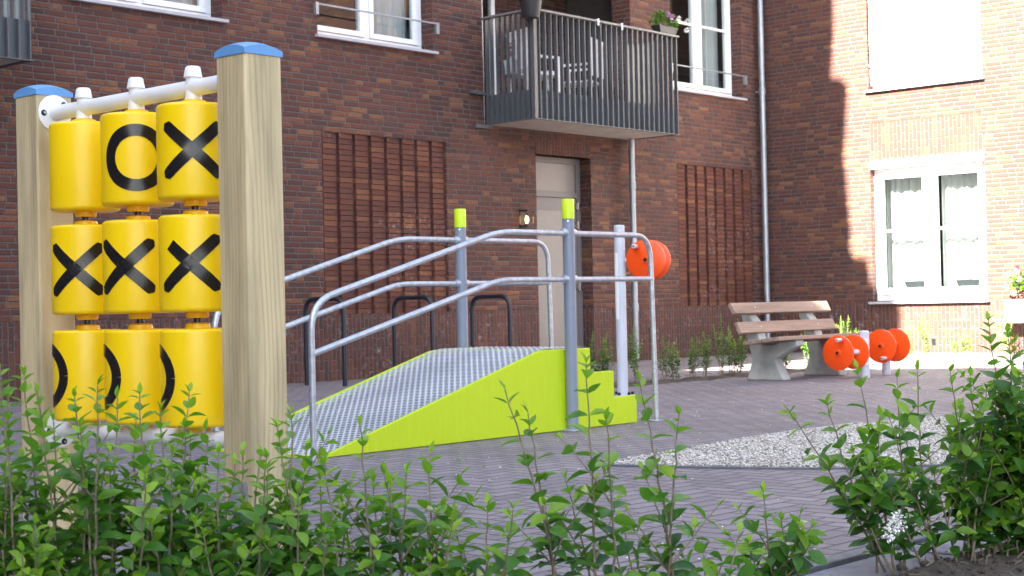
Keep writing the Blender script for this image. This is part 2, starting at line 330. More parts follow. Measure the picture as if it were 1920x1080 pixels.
m.add([(x,y,.008) for x,y in gp]+[(x,y,.008) for x,y in ip]+[(x,y,-.01) for x,y in gp]+[(x,y,-.01) for x,y in ip],[(i,(i+1)%n,n+(i+1)%n,n+i) for i in range(n)]+[(i,(i+1)%n,2*n+(i+1)%n,2*n+i) for i in range(n)]+[(n+i,n+(i+1)%n,3*n+(i+1)%n,3*n+i) for i in range(n)])
struct(m.build('gravel_kerb','kerb'),'structure','dark kerb strip round the gravel')
rg=random.Random(5)
def inside(x,y,P):
    c=False; j=len(P)-1
    for i in range(len(P)):
        if (P[i][1]>y)!=(P[j][1]>y) and x<(P[j][0]-P[i][0])*(y-P[i][1])/(P[j][1]-P[i][1])+P[i][0]: c=not c
        j=i
    return c
m=MB(); m.add([(x,y,.002) for x,y in ip],[tuple(range(n))],1)
ico=bmesh.new(); bmesh.ops.create_icosphere(ico,subdivisions=1,radius=1); IV=[v.co.copy() for v in ico.verts]; IF=[[v.index for v in f.verts] for f in ico.faces]; ico.free()
cnt=0
while cnt<44000:
    x=rg.uniform(5.5,9.7); y=rg.uniform(2.3,4.8)
    if not inside(x,y,ip): continue
    r=rg.uniform(.004,.0082); sx,sy,sz=rg.uniform(.8,1.3),rg.uniform(.7,1.1),rg.uniform(.5,.8); a=rg.uniform(0,6.28); ca,sa=math.cos(a),math.sin(a); z=rg.uniform(.001,.016); rr=rg.random()
    vs=[]
    for v in IV:
        k=r*rg.uniform(.85,1.15); X_=v.x*sx*k; Y_=v.y*sy*k; vs.append((x+X_*ca-Y_*sa,y+X_*sa+Y_*ca,z+v.z*sz*k))
    m.add(vs,IF,0,rr); cnt+=1
def gravmat():
    q,t,b=mat('pale gravel stone'); g=G(t); a=g.n('Attribute',attribute_name='rnd').outputs['Fac']
    t.links.new(g.ramp(a,[(0,(.24,.215,.185)),(.2,(.38,.35,.31)),(.6,(.52,.49,.445)),(1,(.66,.63,.59))]),b.inputs['Base Color']); b.inputs['Roughness'].default_value=.8; return q
M['grav']=gravmat(); M['gravbase']=plain('gravel grit',(.30,.28,.25),.95,0,.4,60,.01)
struct(m.build('gravel',['grav','gravbase'],smooth=0,rnd=True,fix=False),'stuff','pale loose gravel in the rounded bed','gravel')
# near planting strip
m=MB(); m.box((3.0,2.24,-.02),(14,2.30,.018)); struct(m.build('edging','kerb',bevel=.004),'structure','kerb along the hedge')
m=MB(); rz=random.Random(3)
x=3.1
while x<8:
    l=rz.uniform(.45,.6); m.box((x,2.0+rz.uniform(-.02,.02),-.03),(x+l-.015,2.225,.008+rz.uniform(0,.006))); x+=l
struct(m.build('slab_strip','slab',bevel=.006),'structure','blue grey slabs beside the kerb')
m=MB(); nx,ny=90,26
def soilz(x,y): return .012+.018*noise.noise(Vector((x*6,y*6,0)))+.02*noise.noise(Vector((x*25,y*25,3)))
vs=[];fs=[]
for i in range(nx+1):
    for j in range(ny+1):
        x=2.9+i*(6.0)/nx; y=.9+j*(2.03-.9)/ny; vs.append((x,y,soilz(x,y)+(.012 if j<ny else -.02)))
for i in range(nx):
    for j in range(ny): k=i*(ny+1)+j; fs.append((k,k+ny+1,k+ny+2,k+1))
m.add(vs,fs)
for i in range(1500):
    x=rz.uniform(3.2,6.5); y=rz.uniform(1.3,2.02); r=rz.uniform(.004,.014); z=soilz(x,y)+.014
    m.add([(x+v.x*r,y+v.y*r*.9,z+v.z*r*.7) for v in IV],IF)
struct(m.build('hedge_soil','soil',fix=False),'structure','crumbly soil under the hedge')
# far bed
m=MB(); vs=[];fs=[]; nb=120
for i in range(nb+1):
    x=8.4+i*(14.8-8.4)/nb
    for j,y in enumerate((8.58,8.68,8.8,8.92,9.02)): vs.append((x,y,.015+.03*noise.noise(Vector((x*5,y*9,0)))+(0 if 0<j<4 else -.02)))
for i in range(nb):
    for j in range(4): k=i*5+j; fs.append((k,k+5,k+6,k+1))
m.add(vs,fs); struct(m.build('bed_soil','soil',fix=False),'structure','narrow soil bed behind the bench')
# ---------------------------------------------------------------- building
B=thing('apartment_building',(XW,YW,0),'dark red brick apartment building with white windows, forming the inner corner of the courtyard','building')
def TM(u,w,z): return Vector((u,YW+w,z))
def TR(u,w,z): return Vector((XW+w,u,z))
TOP=9.2
def wallbuild(T,u0,u1,openings,z1=TOP,name='wall',thick=.30):
    """wall sheet of boxes round rectangular openings (u0,u1,z0,z1)"""
    m=MB(); m.T=lambda p:T(p.x,p.y,p.z)
    us=sorted({u0,u1,*[o[0] for o in openings],*[o[1] for o in openings]}); 
    for a,b in zip(us[:-1],us[1:]):
        zs=[(0.,z1)]
        for o in openings:
            if o[0]<=a+1e-6 and o[1]>=b-1e-6:
                nz=[]
                for p,q in zs:
                    if o[2]>p: nz.append((p,min(q,o[2])))
                    if o[3]<q: nz.append((max(p,o[3]),q))
                zs=[z for z in nz if z[1]-z[0]>1e-4]
        for p,q in zs:
            if p<.70<q:
                m.box((a,0,p),(b,thick,.70),1); m.box((a,0,.70),(b,thick,q),0)
            else: m.box((a,0,p),(b,thick,q),1 if q<=.701 else 0)
    return m
# merge duplicate interior faces is unnecessary: boxes butt end to end
WZ0,WZ1=3.66,5.60
wins=[(7.86,9.58),(10.82,12.54),(17.10,18.82)]
ops=[(a,b,WZ0,WZ1) for a,b in wins]+[(13.37,16.22,2.90,5.6),(14.275,15.33,0,2.60),(10.85,12.72,.70,2.637),(17.19,19.02,.70,2.637),(3.6,6.9,2.9,5.6)]
wallbuild(TM,-12,XW,ops).build('wall',['brick','soldier'],B,smooth=0)
opr=[(9.05,10.72,.70,2.64),(9.05,10.72,3.62,5.6),(6.75,8.42,3.62,5.6),(5.0,6.67,.70,2.64)]
wr=wallbuild(TR,-8,YW,opr)
for p,q in zip([],[]): pass
wr.build('wall',['brick','soldier'],B,smooth=0)
m=MB(); m.box((-12,YW+.31,0),(XW+8,YW+.33,0.01)); 
# relief panels of angled stacked bricks
def relief(u0,u1):
    m=MB(); nc=8; pit=(u1-u0)/nc; rows=33; rp=random.Random(int(u0*10))
    m.box((u0,YW+.048,.70),(u1,YW+.28,2.637),1)
    for c in range(nc):
        for r in range(rows):
            z0=.70+r*BH+.0035; z1=z0+BH-.0075; a=u0+c*pit+.012; b=a+pit-.020; o=rp.uniform(-.004,.004)
            y0=YW+.032+o; y1=YW+.003+o; h=rp.uniform(0,1)
            pts=[(a,y1,z0),(b,y0,z0),(b,YW+.05,z0),(a,YW+.05,z0)]
            m.add(pts+[(p[0],p[1],z1) for p in pts],[(0,3,2,1),(4,5,6,7),(0,1,5,4),(1,2,6,5),(2,3,7,6),(3,0,4,7)],0,h)
    return m.build('relief_panel',['relief','mortar'],B,smooth=0,rnd=True)
relief(10.85,12.72); relief(17.19,19.02)
# lintels
m=MB(); m.box((14.275,YW-.006,2.60),(15.33,YW+.12,2.845)); m.build('lintel','lintel',B,smooth=0)
for y0,y1 in ((9.06,10.72),(5.01,6.66)):
    m=MB(); m.box((XW-.006,y0,2.64),(XW+.1,y1,3.17)); m.build('lintel','lintel',B,smooth=0)
# small weep holes
for u in (11.62,16.6): m=MB(); m.box((u-.022,YW-.004,.10),(u+.022,YW+.01,.19)); m.build('vent','blackp',B)
m=MB(); m.box((XW-.004,9.80,.10),(XW+.01,9.86,.19)); m.build('vent','blackp',B)
# rooms behind openings
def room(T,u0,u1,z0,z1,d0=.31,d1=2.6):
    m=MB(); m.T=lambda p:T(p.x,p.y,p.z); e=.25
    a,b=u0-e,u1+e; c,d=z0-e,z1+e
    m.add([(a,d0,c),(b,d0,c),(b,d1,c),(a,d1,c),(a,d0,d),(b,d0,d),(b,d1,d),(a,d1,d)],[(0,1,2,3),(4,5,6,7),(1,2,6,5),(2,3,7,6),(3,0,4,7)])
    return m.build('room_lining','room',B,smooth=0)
def window(T,u0,u1,z0,z1,set_=.17,muntin=None,curt='both',header=0,sash=True,tilt=False,sillproj=.06,sill_ext=.04,flip=False,sillz=None):
    f=MB(); f.T=lambda p:T(p.x,p.y,p.z); fd=.09; fw=.075
    zt=z1-header
    f.box((u0+.005,set_,z0),(u1-.005,set_+fd,z0+fw)); f.box((u0+.005,set_,zt-fw),(u1-.005,set_+fd,zt))
    f.box((u0+.005,set_,z0+fw),(u0+fw,set_+fd,zt-fw)); f.box((u1-fw,set_,z0+fw),(u1-.005,set_+fd,zt-fw))
    mid=(u0+u1)/2; f.box((mid-.04,set_,z0+fw),(mid+.04,set_+fd,zt-fw))
    if header: f.box((u0-.0,set_-.14,zt+.002),(u1,set_+fd,z1-.003))
    W=f.build('window','white',B,bevel=.006)
    s=MB(); s.T=f.T; p=MB(); p.T=f.T; mu=MB(); mu.T=f.T
    for a,b in ((u0+fw,mid-.04),(mid+.04,u1-fw)):
        sw=.06; y0=set_-.014; y1=set_+.06; c,d=z0+fw,zt-fw; a2,b2,c2,d2=a+.003,b-.003,c+.003,d-.003
        s.box((a2,y0,c2),(b2,y1,c2+sw)); s.box((a2,y0,d2-sw),(b2,y1,d2)); s.box((a2,y0,c2+sw),(a2+sw,y1,d2-sw)); s.box((b2-sw,y0,c2+sw),(b2,y1,d2-sw))
        p.box((a2+sw-.004,set_+.02,c2+sw-.004),(b2-sw+.004,set_+.026,d2-sw+.004))
        if muntin: 
            zm=z0+(z1-z0)*muntin; mu.box((a2+sw,y0+.012,zm-.016),(b2-sw,set_+.045,zm+.016))
    s.build('sash','white',W,bevel=.005); p.build('pane','glass',W,smooth=0)
    if muntin: mu.build('muntin','white',W,bevel=.003)
    sl=MB(); sl.T=f.T; zz=z0 if sillz is None else sillz
    sl.box((u0-sill_ext*.0+.002,-sillproj,zz-.035),(u1-.002,set_-.002,zz-.003)); sl.box((u0-sill_ext,-sillproj,zz-.035),(u0+.001,-.003,zz-.003)); sl.box((u1-.001,-sillproj,zz-.035),(u1+sill_ext,-.003,zz-.003))
    sl.build('sill','sillm',W,bevel=.003)
    if curt:
        c=MB(); c.T=f.T; segs=[]
        h=(u1-u0)
        if curt=='both': segs=[(u0+.12,mid-.02),(mid+.22,u1-.03)]
        elif curt=='right': segs=[(mid+.30,u1-.02)]
        elif curt=='lower': segs=[(u0+.03,mid-.03),(mid+.03,u1-.03)]
        for a,b in segs:
            n_=64; vs=[];fs=[]
            for i in range(n_+1):
                u=a+(b-a)*i/n_; ph=i/n_*(b-a)*62+math.sin(i*.37)*1.1; y=set_+(.27 if curt=='lower' else .20)+.022*math.sin(ph)+.01*math.sin(ph*.43)
                vs+= [(u,y,z0+.03),(u,y+.004*math.sin(i),z1-.02)]
            for i in range(n_): fs.append((2*i,2*i+2,2*i+3,2*i+1))
            c.add(vs,fs)
        c.build('curtain','curtain',W,smooth=60,fix=False)
    if curt=='lower':
        i_=MB(); i_.T=f.T; i_.box((u0+.01,set_+fd+.001,z0+.155),(u1-.01,set_+.21,z0+.175)); i_.build('inner_sill','white',W)
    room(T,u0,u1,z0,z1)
    return W
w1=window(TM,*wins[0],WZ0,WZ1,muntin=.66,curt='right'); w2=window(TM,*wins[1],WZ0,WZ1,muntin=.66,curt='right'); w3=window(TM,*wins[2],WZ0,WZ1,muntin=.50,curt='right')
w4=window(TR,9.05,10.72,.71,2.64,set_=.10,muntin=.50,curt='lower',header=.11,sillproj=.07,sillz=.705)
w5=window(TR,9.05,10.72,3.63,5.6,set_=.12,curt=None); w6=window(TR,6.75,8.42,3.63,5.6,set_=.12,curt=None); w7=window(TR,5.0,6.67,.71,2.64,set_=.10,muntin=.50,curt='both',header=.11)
for w,(a,b) in ((w5,(9.05,10.72)),(w6,(6.75,8.42))):
    m=MB(); m.T=lambda p:TR(p.x,p.y,p.z); m.box((a+.02,.03,3.99),(b-.02,.036,5.6)); m.build('blind','blind',w)
    m=MB(); m.T=lambda p:TR(p.x,p.y,p.z); m.box((a+.01,.015,3.955),(b-.01,.05,3.99)); m.box((a+.01,.05,3.70),(b-.01,.1,3.95)); m.build('blind_bar','white',w,bevel=.004)
# fall-guard bars in front of the windows
for w,(a,b) in zip((w1,w2,w3),wins):
    m=MB(); m.tube([(a-.02,YW-.035,3.975),(b+.06,YW-.035,3.975)],.011,8); m.box((b+.03,YW-.045,3.86),(b+.07,YW,3.99)); m.box((a-.05,YW-.045,3.86),(a-.01,YW,3.99)); m.build('guard_bar','zinc',w)
# loggia
m=MB(); m.box((13.37,YW+.30,2.75),(17.2,YW+1.9,2.90)); m.box((13.37,YW+.30,5.6),(17.2,YW+1.9,5.75)); m.box((13.37-.22,YW+.3,2.9),(13.37,YW+1.9,5.6)); m.box((13.37,YW+1.6,2.9),(17.2,YW+1.9,5.6)); m.box((16.9,YW+.3,2.9),(17.2,YW+1.6,5.6),0)
m.build('loggia_wall','brick',B,smooth=0)
m=MB(); 
for x in (13.5,14.05,14.6,15.1): m.box((x,YW+1.44,2.9),(x+.07,YW+1.5,5.3))
m.box((13.4,YW+1.44,5.3),(15.2,YW+1.5,5.38)); m.box((13.4,YW+1.44,2.9),(15.2,YW+1.5,2.98)); gd=m.build('balcony_door','white',B)
m=MB(); m.box((13.5,YW+1.46,2.98),(15.15,YW+1.466,5.3)); m.build('pane','glass',gd,smooth=0)
m=MB(); m.tube([(13.72,YW+.35,2.9),(13.72,YW+.35,5.6)],.03,10); m.build('downpipe','zinc',B)
# door
dm=MB(); D0=YW+.17
dm.box((14.28,D0,0),(14.36,D0+.1,2.6)); dm.box((15.25,D0,0),(15.325,D0+.1,2.6)); dm.box((14.36,D0,2.53),(15.25,D0+.1,2.6)); dm.box((14.36,D0,2.10),(15.25,D0+.1,2.17)); 
DO=dm.build('door','doorf',B,bevel=.004)
m=MB(); m.box((14.36,D0+.03,2.17),(15.25,D0+.06,2.53)); m.build('transom_panel','door',DO)
m=MB(); m.box((14.365,D0+.02,.02),(15.245,D0+.07,2.095)); m.box((15.05,D0+.012,.02),(15.244,D0+.0195,2.09),1); m.box((14.365,D0+.012,1.94),(15.05,D0+.0195,2.09),1); m.box((14.365,D0+.012,.02),(14.42,D0+.0195,1.94),1); m.build('door_leaf',['door','doorf'],DO)
for z in (2.0,1.76,.98):
    m=MB(); m.box((15.19,D0-.02,z-.035),(15.33,D0-.004,z+.035)); m.tube([(15.245,D0-.02,z-.05),(15.245,D0-.02,z+.05)],.014,8); m.build('hinge','chrome',DO)
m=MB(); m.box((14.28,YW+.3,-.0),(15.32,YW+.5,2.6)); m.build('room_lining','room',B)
# downpipes
def pipe(path,r,joints,name='downpipe'):
    m=MB(); m.tube(path,r,14); 
    for p in joints: m.lathe([(r+.001,-.05),(r+.009,-.045),(r+.009,.045),(r+.001,.05)],p,seg=16); m.box((p[0]-.01,p[1],p[2]-.01),(p[0]+.01,YW,p[2]+.01))
    return m.build(name,'zinc',B)
pipe([(19.17,YW-.11,.02),(19.17,YW-.11,9)],.043,[(19.17,YW-.11,z) for z in (.62,3.78,6.6)])
pipe([(16.02,YW-.13,.02),(16.02,YW-.13,2.88)],.040,[(16.02,YW-.13,z) for z in (.70,2.28)])
# roof parapet
m=MB(); m.box((-12.1,YW-.05,TOP),(XW+.02,YW+8,TOP+.15)); m.box((XW-.05,-8,TOP),(XW+8,YW-.05,TOP+.15)); m.build('roof','roof',B)
# balcony
def balcony(x0,x1,y,kick,label=None):
    z0,z1=2.90,4.135
    m=MB(); m.box((x0+.056,y+.057,z0-.008),(x1-.056,YW-.002,z0+.10)); m.box((x0+.03,y+.031,z0-.0105),(x1-.03,YW-.01,z0-.0085)); bal=m.build('balcony','soffit',B,smooth=0)
    m=MB(); 
    m.box((x0-.02,y-.02,z0-.02),(x1+.02,y+.03,z0-.011)); m.box((x0-.02,y+.03,z0-.02),(x0+.03,YW-.01,z0-.011)); m.box((x1-.03,y+.03,z0-.02),(x1+.02,YW-.01,z0-.011))
    m.box((x0,y+.045,z0-.01),(x1,y+.055,z0+kick)); m.box((x0+.045,y+.056,z0-.01),(x0+.055,YW-.01,z0+kick)); m.box((x1-.055,y+.056,z0-.01),(x1-.045,YW-.01,z0+kick))
    m.build('kick_plate','anth',bal)
    m=MB(); n=int((x1-x0)/.100); ph=(x1-x0)/n
    for i in range(n+1):
        x=x0+i*ph
        m.box((x-.006,y-.005,z0-.01),(x+.006,y+.044,z1-.012),0)
    ns=9; L=YW-y-.05
    for i in range(1,ns+1):
        yy=y+i*L/(ns); 
        for xx,s_ in ((x0,1),(x1,-1)): m.box((min(xx-.005*s_,xx+.044*s_),yy-.005,z0-.01),(max(xx-.005*s_,xx+.044*s_),yy+.005,z1-.012),0)
    m.box((x0-.011,y-.011,z0-.009),(x0+.043,y+.043,z1-.013)); 
    m.build('railing_slats','anth',bal,smooth=0)
    m=MB(); m.box((x0-.03,y-.03,z1-.012),(x1+.03,y+.05,z1+.012)); m.box((x0-.03,y+.05,z1-.012),(x0+.05,YW,z1+.012)); m.box((x1-.05,y+.05,z1-.012),(x1+.03,YW,z1+.012)); m.build('top_rail','anthl',bal,bevel=.003)
    m=MB(); m.box((x0-.25,YW-.06,z0+.33),(x0-.02,YW-.002,z0+.36)); m.build('bracket','anth',bal)
    m=MB(); m.box((x0-.18,YW-.05,z0-.06),(x0+.1,YW-.002,z0-.02)); m.build('bracket','anth',bal)
    return bal
balcony(13.37,16.13,11.65,.33); balcony(3.7,6.97,11.65,.33)
# wall lantern
L=thing('wall_lantern',(13.99,YW,1.8),'small black wall lantern with a lit amber bulb, left of the grey door','lantern')
m=MB(); m.box((13.955,YW-.02,1.69),(14.025,YW-.001,1.91)); m.box((13.93,YW-.15,1.70),(14.05,YW-.02,1.715)); m.box((13.93,YW-.15,1.885),(14.05,YW-.02,1.90))
for x in (13.93,14.042):
    for y in (YW-.15,YW-.03): m.box((x,y,1.715),(x+.008,y+.008,1.885))
m.build('frame','blackp',L)
m=MB(); m.lathe([(.002,0),(.014,.01),(.02,.045),(.017,.075),(.004,.10)],(13.99,YW-.09,1.735),seg=12); m.build('bulb','bulb',L)
# ---------------------------------------------------------------- blocks outside the frame: west added to cast shade, opposite one mirrored in windows
te=math.tan(EL); WX=-22; dx=XW-WX
WB=thing('west_shade_block',(WX,3,0),'unseen brick block added on the west side to cast the courtyard shade','building')
def sh(y,z): return (y-dx*.056,z+dx*te)
sil=[(11.25,9),(11.23,4.55),(11.26,4.4),(11.46,4.2),(11.52,3.98),(11.44,3.90),(11.15,3.86),(11.03,3.74),(11.06,3.64),(11.24,3.60),(11.25,3.3),(11.1,2.6),(11.04,1.7),(11.1,1.55),(11.02,1.35),(10.78,1.30),(10.76,.98),(10.40,.90),(10.30,.55),(10.36,.2),(10.60,0),(10.45,-5.3*te),(10.2,-5.35*te),(9.0,-4.9*te),(7.4,-3.95*te),(6.9,-4.15*te),(3,-4.25*te),(-9,-4.25*te)]  # added block's outline, traced back along the sun from the wanted shadow edge
poly=[sh(*p) for p in sil]; poly+= [(poly[-1][0],0),(34,0),(34,poly[0][1])]
m=MB(); m.prism(poly,lambda u,v,w:Vector((w,u,v)),WX-7,WX); m.build('wall','brick',WB,smooth=0)
SB=thing('opposite_block',(10,-16,0),'low brick apartment block opposite the balcony facade','building')
m=MB(); m.box((-3,-22,0),(26,-16,6.4)); m.build('wall','brick',SB,smooth=0)
m=MB(); m.box((-3.3,-22.3,6.4),(26.3,-15.5,6.65)); m.build('eaves','white',SB)
for i in range(8):
    for z in (.9,3.8): m=MB(); m.box((-1+i*3.3,-16.02,z),(.7+i*3.3,-15.95,z+1.6)); m.build('window','white',SB)
# ---------------------------------------------------------------- noughts and crosses frame
TX=2.60; YF,YB=3.27,4.277
TP=thing('tic_tac_toe_frame',(TX,(YF+YB)/2,0),'noughts and crosses play frame with two wooden posts and nine yellow turning cylinders','play equipment')
for y in (YF,YB):
    m=MB(); m.box((TX-.061,y-.061,.06),(TX+.061,y+.061,1.424)); po=m.build('post','post',TP,bevel=.006)
    m=MB(); nn=8; vs=[];fs=[]
    for i in range(nn+1):
        for j in range(nn+1):
            a=-1+2*i/nn; b=-1+2*j/nn; h=1.424+.006+.026*(1-.5*(a*a+b*b))
            vs.append((TX+a*.064,y+b*.064,h))
    for i in range(nn):
        for j in range(nn): k=i*(nn+1)+j; fs.append((k,k+nn+1,k+nn+2,k+1))
    ed=[i*(nn+1) for i in range(nn+1)]+[nn*(nn+1)+j for j in range(1,nn+1)]+[i*(nn+1)+nn for i in range(nn-1,-1,-1)]+[j for j in range(nn-1,0,-1)]
    k0=len(vs)
    for e in ed: vs.append((vs[e][0],vs[e][1],1.416))
    for i in range(len(ed)): fs.append((ed[i],ed[(i+1)%len(ed)],k0+(i+1)%len(ed),k0+i))
    fs.append(tuple(range(k0,k0+len(ed)))); m.add(vs,fs); m.build('post_cap','blue',po,smooth=50)
    m=MB(); 
    for s_ in (-1,1): m.box((TX+s_*.0595-.0025,y-.04,-.02),(TX+s_*.0595+.0025,y+.04,.30))
    m.build('post_shoe','galv',po)
for z in (1.362,.398):
    m=MB(); m.tube([(TX,YF+.06,z),(TX,YB-.06,z)],.023,20); br=m.build('crossbar','whitem',TP)
    for y,s_ in ((YB-.061,-1),(YF+.061,1)): m=MB(); m.lathe([(.056,0),(.056,.004),(.05,.006)],(TX,y,z),(0,s_,0),28); m.build('flange','whitem',br)
    for y,s_ in ((YB-.064,-1),(YF+.064,1)):
        for a in (.8,-1.6,2.9):
            q=Vector((TX+.04*math.sin(a),y,z+.04*math.cos(a))); mm=MB(); mm.lathe([(.0095,0),(.0095,.005),(.006,.009)],q,(0,s_,0),14); mm.lathe([(.0045,.0092),(.004,.0105)],q,(0,s_,0),8,1); mm.build('bolt',['blackp','chrome'],br)
CY=[4.055,3.785,3.514]; RW=[(1.052,1.314),(.745,1.010),(.432,.700)]; RC=.102
def mark(cx,cy,zc,kind,phi,parent):
    m=MB(); d=Vector((-cx,-cy,0)); base=math.atan2(d.y,d.x)
    def P(u,v,r=.0016):
        a=base+math.radians(phi)+u/RC      # +u = to the right in view
        return (cx+(RC+r)*math.cos(a),cy+(RC+r)*math.sin(a),zc+v)
    def strip(pts,w,r):
        n=len(pts); L=[];Q=[]
        for i,(u,v) in enumerate(pts):
            a=pts[max(i-1,0)]; b=pts[min(i+1,n-1)]; dx_,dy_=b[0]-a[0],b[1]-a[1]; l=math.hypot(dx_,dy_); nx_,ny_=-dy_/l,dx_/l; ww=w[i] if isinstance(w,list) else w
            L.append((u+nx_*ww,v+ny_*ww)); Q.append((u-nx_*ww,v-ny_*ww))
        vs=[P(*p,r) for p in L]+[P(*p,r) for p in Q]+[P(*p,-.002) for p in L]+[P(*p,-.002) for p in Q]
        fs=[]
        for i in range(n-1): fs+=[(i,i+1,n+i+1,n+i),(i,i+1,2*n+i+1,2*n+i),(n+i,n+i+1,3*n+i+1,3*n+i)]
        fs+=[(0,n,3*n,2*n),(n-1,2*n-1,4*n-1,3*n-1)]
        m.add(vs,fs)
    if kind in 'Xx':
        for s_ in (1,-1):
            N=26; pts=[];ws=[]
            for i in range(N+1):
                t=-1+2*i/N
                if kind=='x' and s_==-1 and t<-.72: continue
                e=1-max(0,(abs(t)-.86)/.14)**2; pts.append((t*.082,s_*t*.073)); ws.append(max(.002,.0162*math.sqrt(max(e,.0))))
            strip(pts,ws,.0022 if s_==1 else .0018)
    else:
        N=48; pts=[(.078*math.cos(2*math.pi*i/N+.01),.078*math.sin(2*math.pi*i/N+.01)) for i in range(N+1)]; strip(pts,.0168,.002)
    return m.build('mark','black',parent,smooth=30)
cells={(0,0):[('X',125)],(0,1):[('O',-2),('X',118)],(0,2):[('X',-3),('O',125)],(1,0):[('X',-19),('O',130)],(1,1):[('X',-23),('O',130)],(1,2):[('x',-10),('O',120)],(2,0):[('O',-88),('X',140)],(2,1):[('O',-86),('X',140)],(2,2):[('O',-91),('X',140)]}
for c,cy in enumerate(CY):
    m=MB(); m.tube([(TX,cy,.40),(TX,cy,1.36)],.011,12); m.build('spindle','blackp',TP)
    m=MB(); m.lathe([(.024,1.329),(.020,1.392)],(TX,cy,0),seg=20); m.lathe([(.026,1.391),(.021,1.418),(.017,1.422),(.0,1.4225)],(TX,cy,0),seg=20); m.build('bar_plug','whitem',TP)
    for r,(z0,z1) in enumerate(RW):
        m=MB(); k=.012; e=z1-z0
        prof=[(0,0),(RC-k*1.6,0)]+[(RC-k+k*math.sin(a),k-k*math.cos(a)) for a in [i*math.pi/10 for i in range(1,6)]]+[(RC,e*.5)]+[(RC-k+k*math.cos(a),e-k+k*math.sin(a)) for a in [i*math.pi/10 for i in range(0,5)]]+[(RC-k*1.6,e),(0,e+.001)]
        m.lathe(prof,(TX,cy,z0),seg=64); cyl=m.build('cylinder','yellow',TP,smooth=40)
        m=MB(); m.lathe([(.030,-.016),(.032,-.012),(.032,.0)],(TX,cy,z0),seg=24); m.build('collar','amber',cyl)
        m=MB(); m.lathe([(.036,0),(.034,.012),(.024,.016)],(TX,cy,z1),seg=24); m.build('collar','amber',cyl)
        for kd,ph in cells[(r,c)]: mark(TX,cy,(z0+z1)/2+(.003 if r==0 else 0),kd,-ph,cyl) if False else mark(TX,cy,(z0+z1)/2,kd,ph,cyl)
# ---------------------------------------------------------------- ramp
RP=thing('play_ramp',(6.4,6.4,0),'lime green balance ramp with perforated metal deck, steps and double handrails','play equipment')
RY0,RY1=5.96,6.86
prof=[(5.16,.0),(5.22,.022),(6.80,.470),(6.86,.480),(7.295,.480),(7.295,.332),(7.52,.332),(7.52,.170),(7.745,.170),(7.745,0)]
for y in (RY0,RY1-.022):
    m=MB(); m.prism(prof,lambda u,v,w:Vector((u,w,v+.003)),y,y+.022); m.build('side_panel','lime',RP,bevel=.003)
m=MB(); m.box((5.13,RY0+.0,.0),(5.165,RY1,.012)); m.build('toe_board','lime',RP)
for x,z in ((7.27,.33),(7.497,.17),(7.722,0.)):
    m=MB(); m.box((x,RY0+.023,z+.003),(x+.02,RY1-.023,z+.145)); m.build('riser','lime',RP)
m=MB(); a,b=RY0+.0235,RY1-.0235; pr=[(5.17,.008),(5.30,.038),(6.70,.440),(6.80,.472),(6.90,.490),(7.29,.490)]
vs=[];fs=[]
for x,z in pr: vs+=[(x,a,z),(x,b,z)]
for i in range(len(pr)-1): fs.append((2*i,2*i+2,2*i+3,2*i+1))
m.add(vs,fs); m.build('deck','deck',RP,fix=False)
m=MB(); m.add([(x+.01,y,max(z-.03,.004)) for x,z in pr for y in (a,b)],fs); m.build('hole_shade','anth',RP,fix=False)  # added dark sheet that makes the deck holes look shaded
for x0,x1,z in ((7.295,7.515,.326),(7.52,7.74,.165)):
    m=MB(); m.add([(x0,a,z),(x1,a,z),(x1,b,z),(x0,b,z)],[(0,1,2,3)]); m.build('step','deck',RP,fix=False)
    m=MB(); m.add([(x0,a,z-.03),(x1,a,z-.03),(x1,b,z-.03),(x0,b,z-.03)],[(0,1,2,3)]); m.build('hole_shade','anth',RP,fix=False)  # same dark sheet below the step, standing in for shade in its holes
for y,xp,X_ in ((5.925,7.075,-.085),(6.9,7.165,.06)):
    yy=y; k_=.988 if y<6.4 else 1.003
    m=MB(); m.tube([(xp,yy,0),(xp,yy,1.262)],.0355,24); po=m.build('post','greypost',RP)
    m=MB(); m.lathe([(.0375,1.255),(.0375,1.368),(.034,1.373),(0,1.374)],(xp,yy,0),seg=24); m.build('post_cap','limecap',po)
    m=MB(); m.lathe([(.085,0.003),(.085,.009),(.04,.011)],(xp,yy,0),seg=24); m.build('base_plate','galv',po)
    r=.0165
    def P(l): return [(x+X_,yy,.74+(z-.74)*k_ if z>0 else 0) for x,z in l]
    m=MB(); m.tube(fillet(P([(5.155,.0),(5.155,.785),(6.555,1.172),(7.955,1.176),(7.985,0.0)]),[.15,.13,.15],8),r,14); hr=m.build('handrail','galv',RP)
    m=MB(); m.tube(fillet(P([(5.16,.525),(6.55,.895),(7.975,.900)]),.10,6),r*.98,14); m.build('lower_rail','galv',hr)
    m=MB(); m.lathe([(.06,.003),(.06,.008)],(7.985+X_,yy,0),seg=20); m.build('foot_plate','galv',hr)
    for z in (1.174,.898): m=MB(); m.lathe([(.021,-.06),(.024,-.05),(.024,.05),(.021,.06)],(xp,yy,z),(1,0,0),16); m.build('fixing','galv',hr)
    m=MB(); m.lathe([(.005,0),(.004,.004)],(xp-.03,yy-.022,1.24),(-.6,-.6,0),8); m.build('screw','chrome',po)
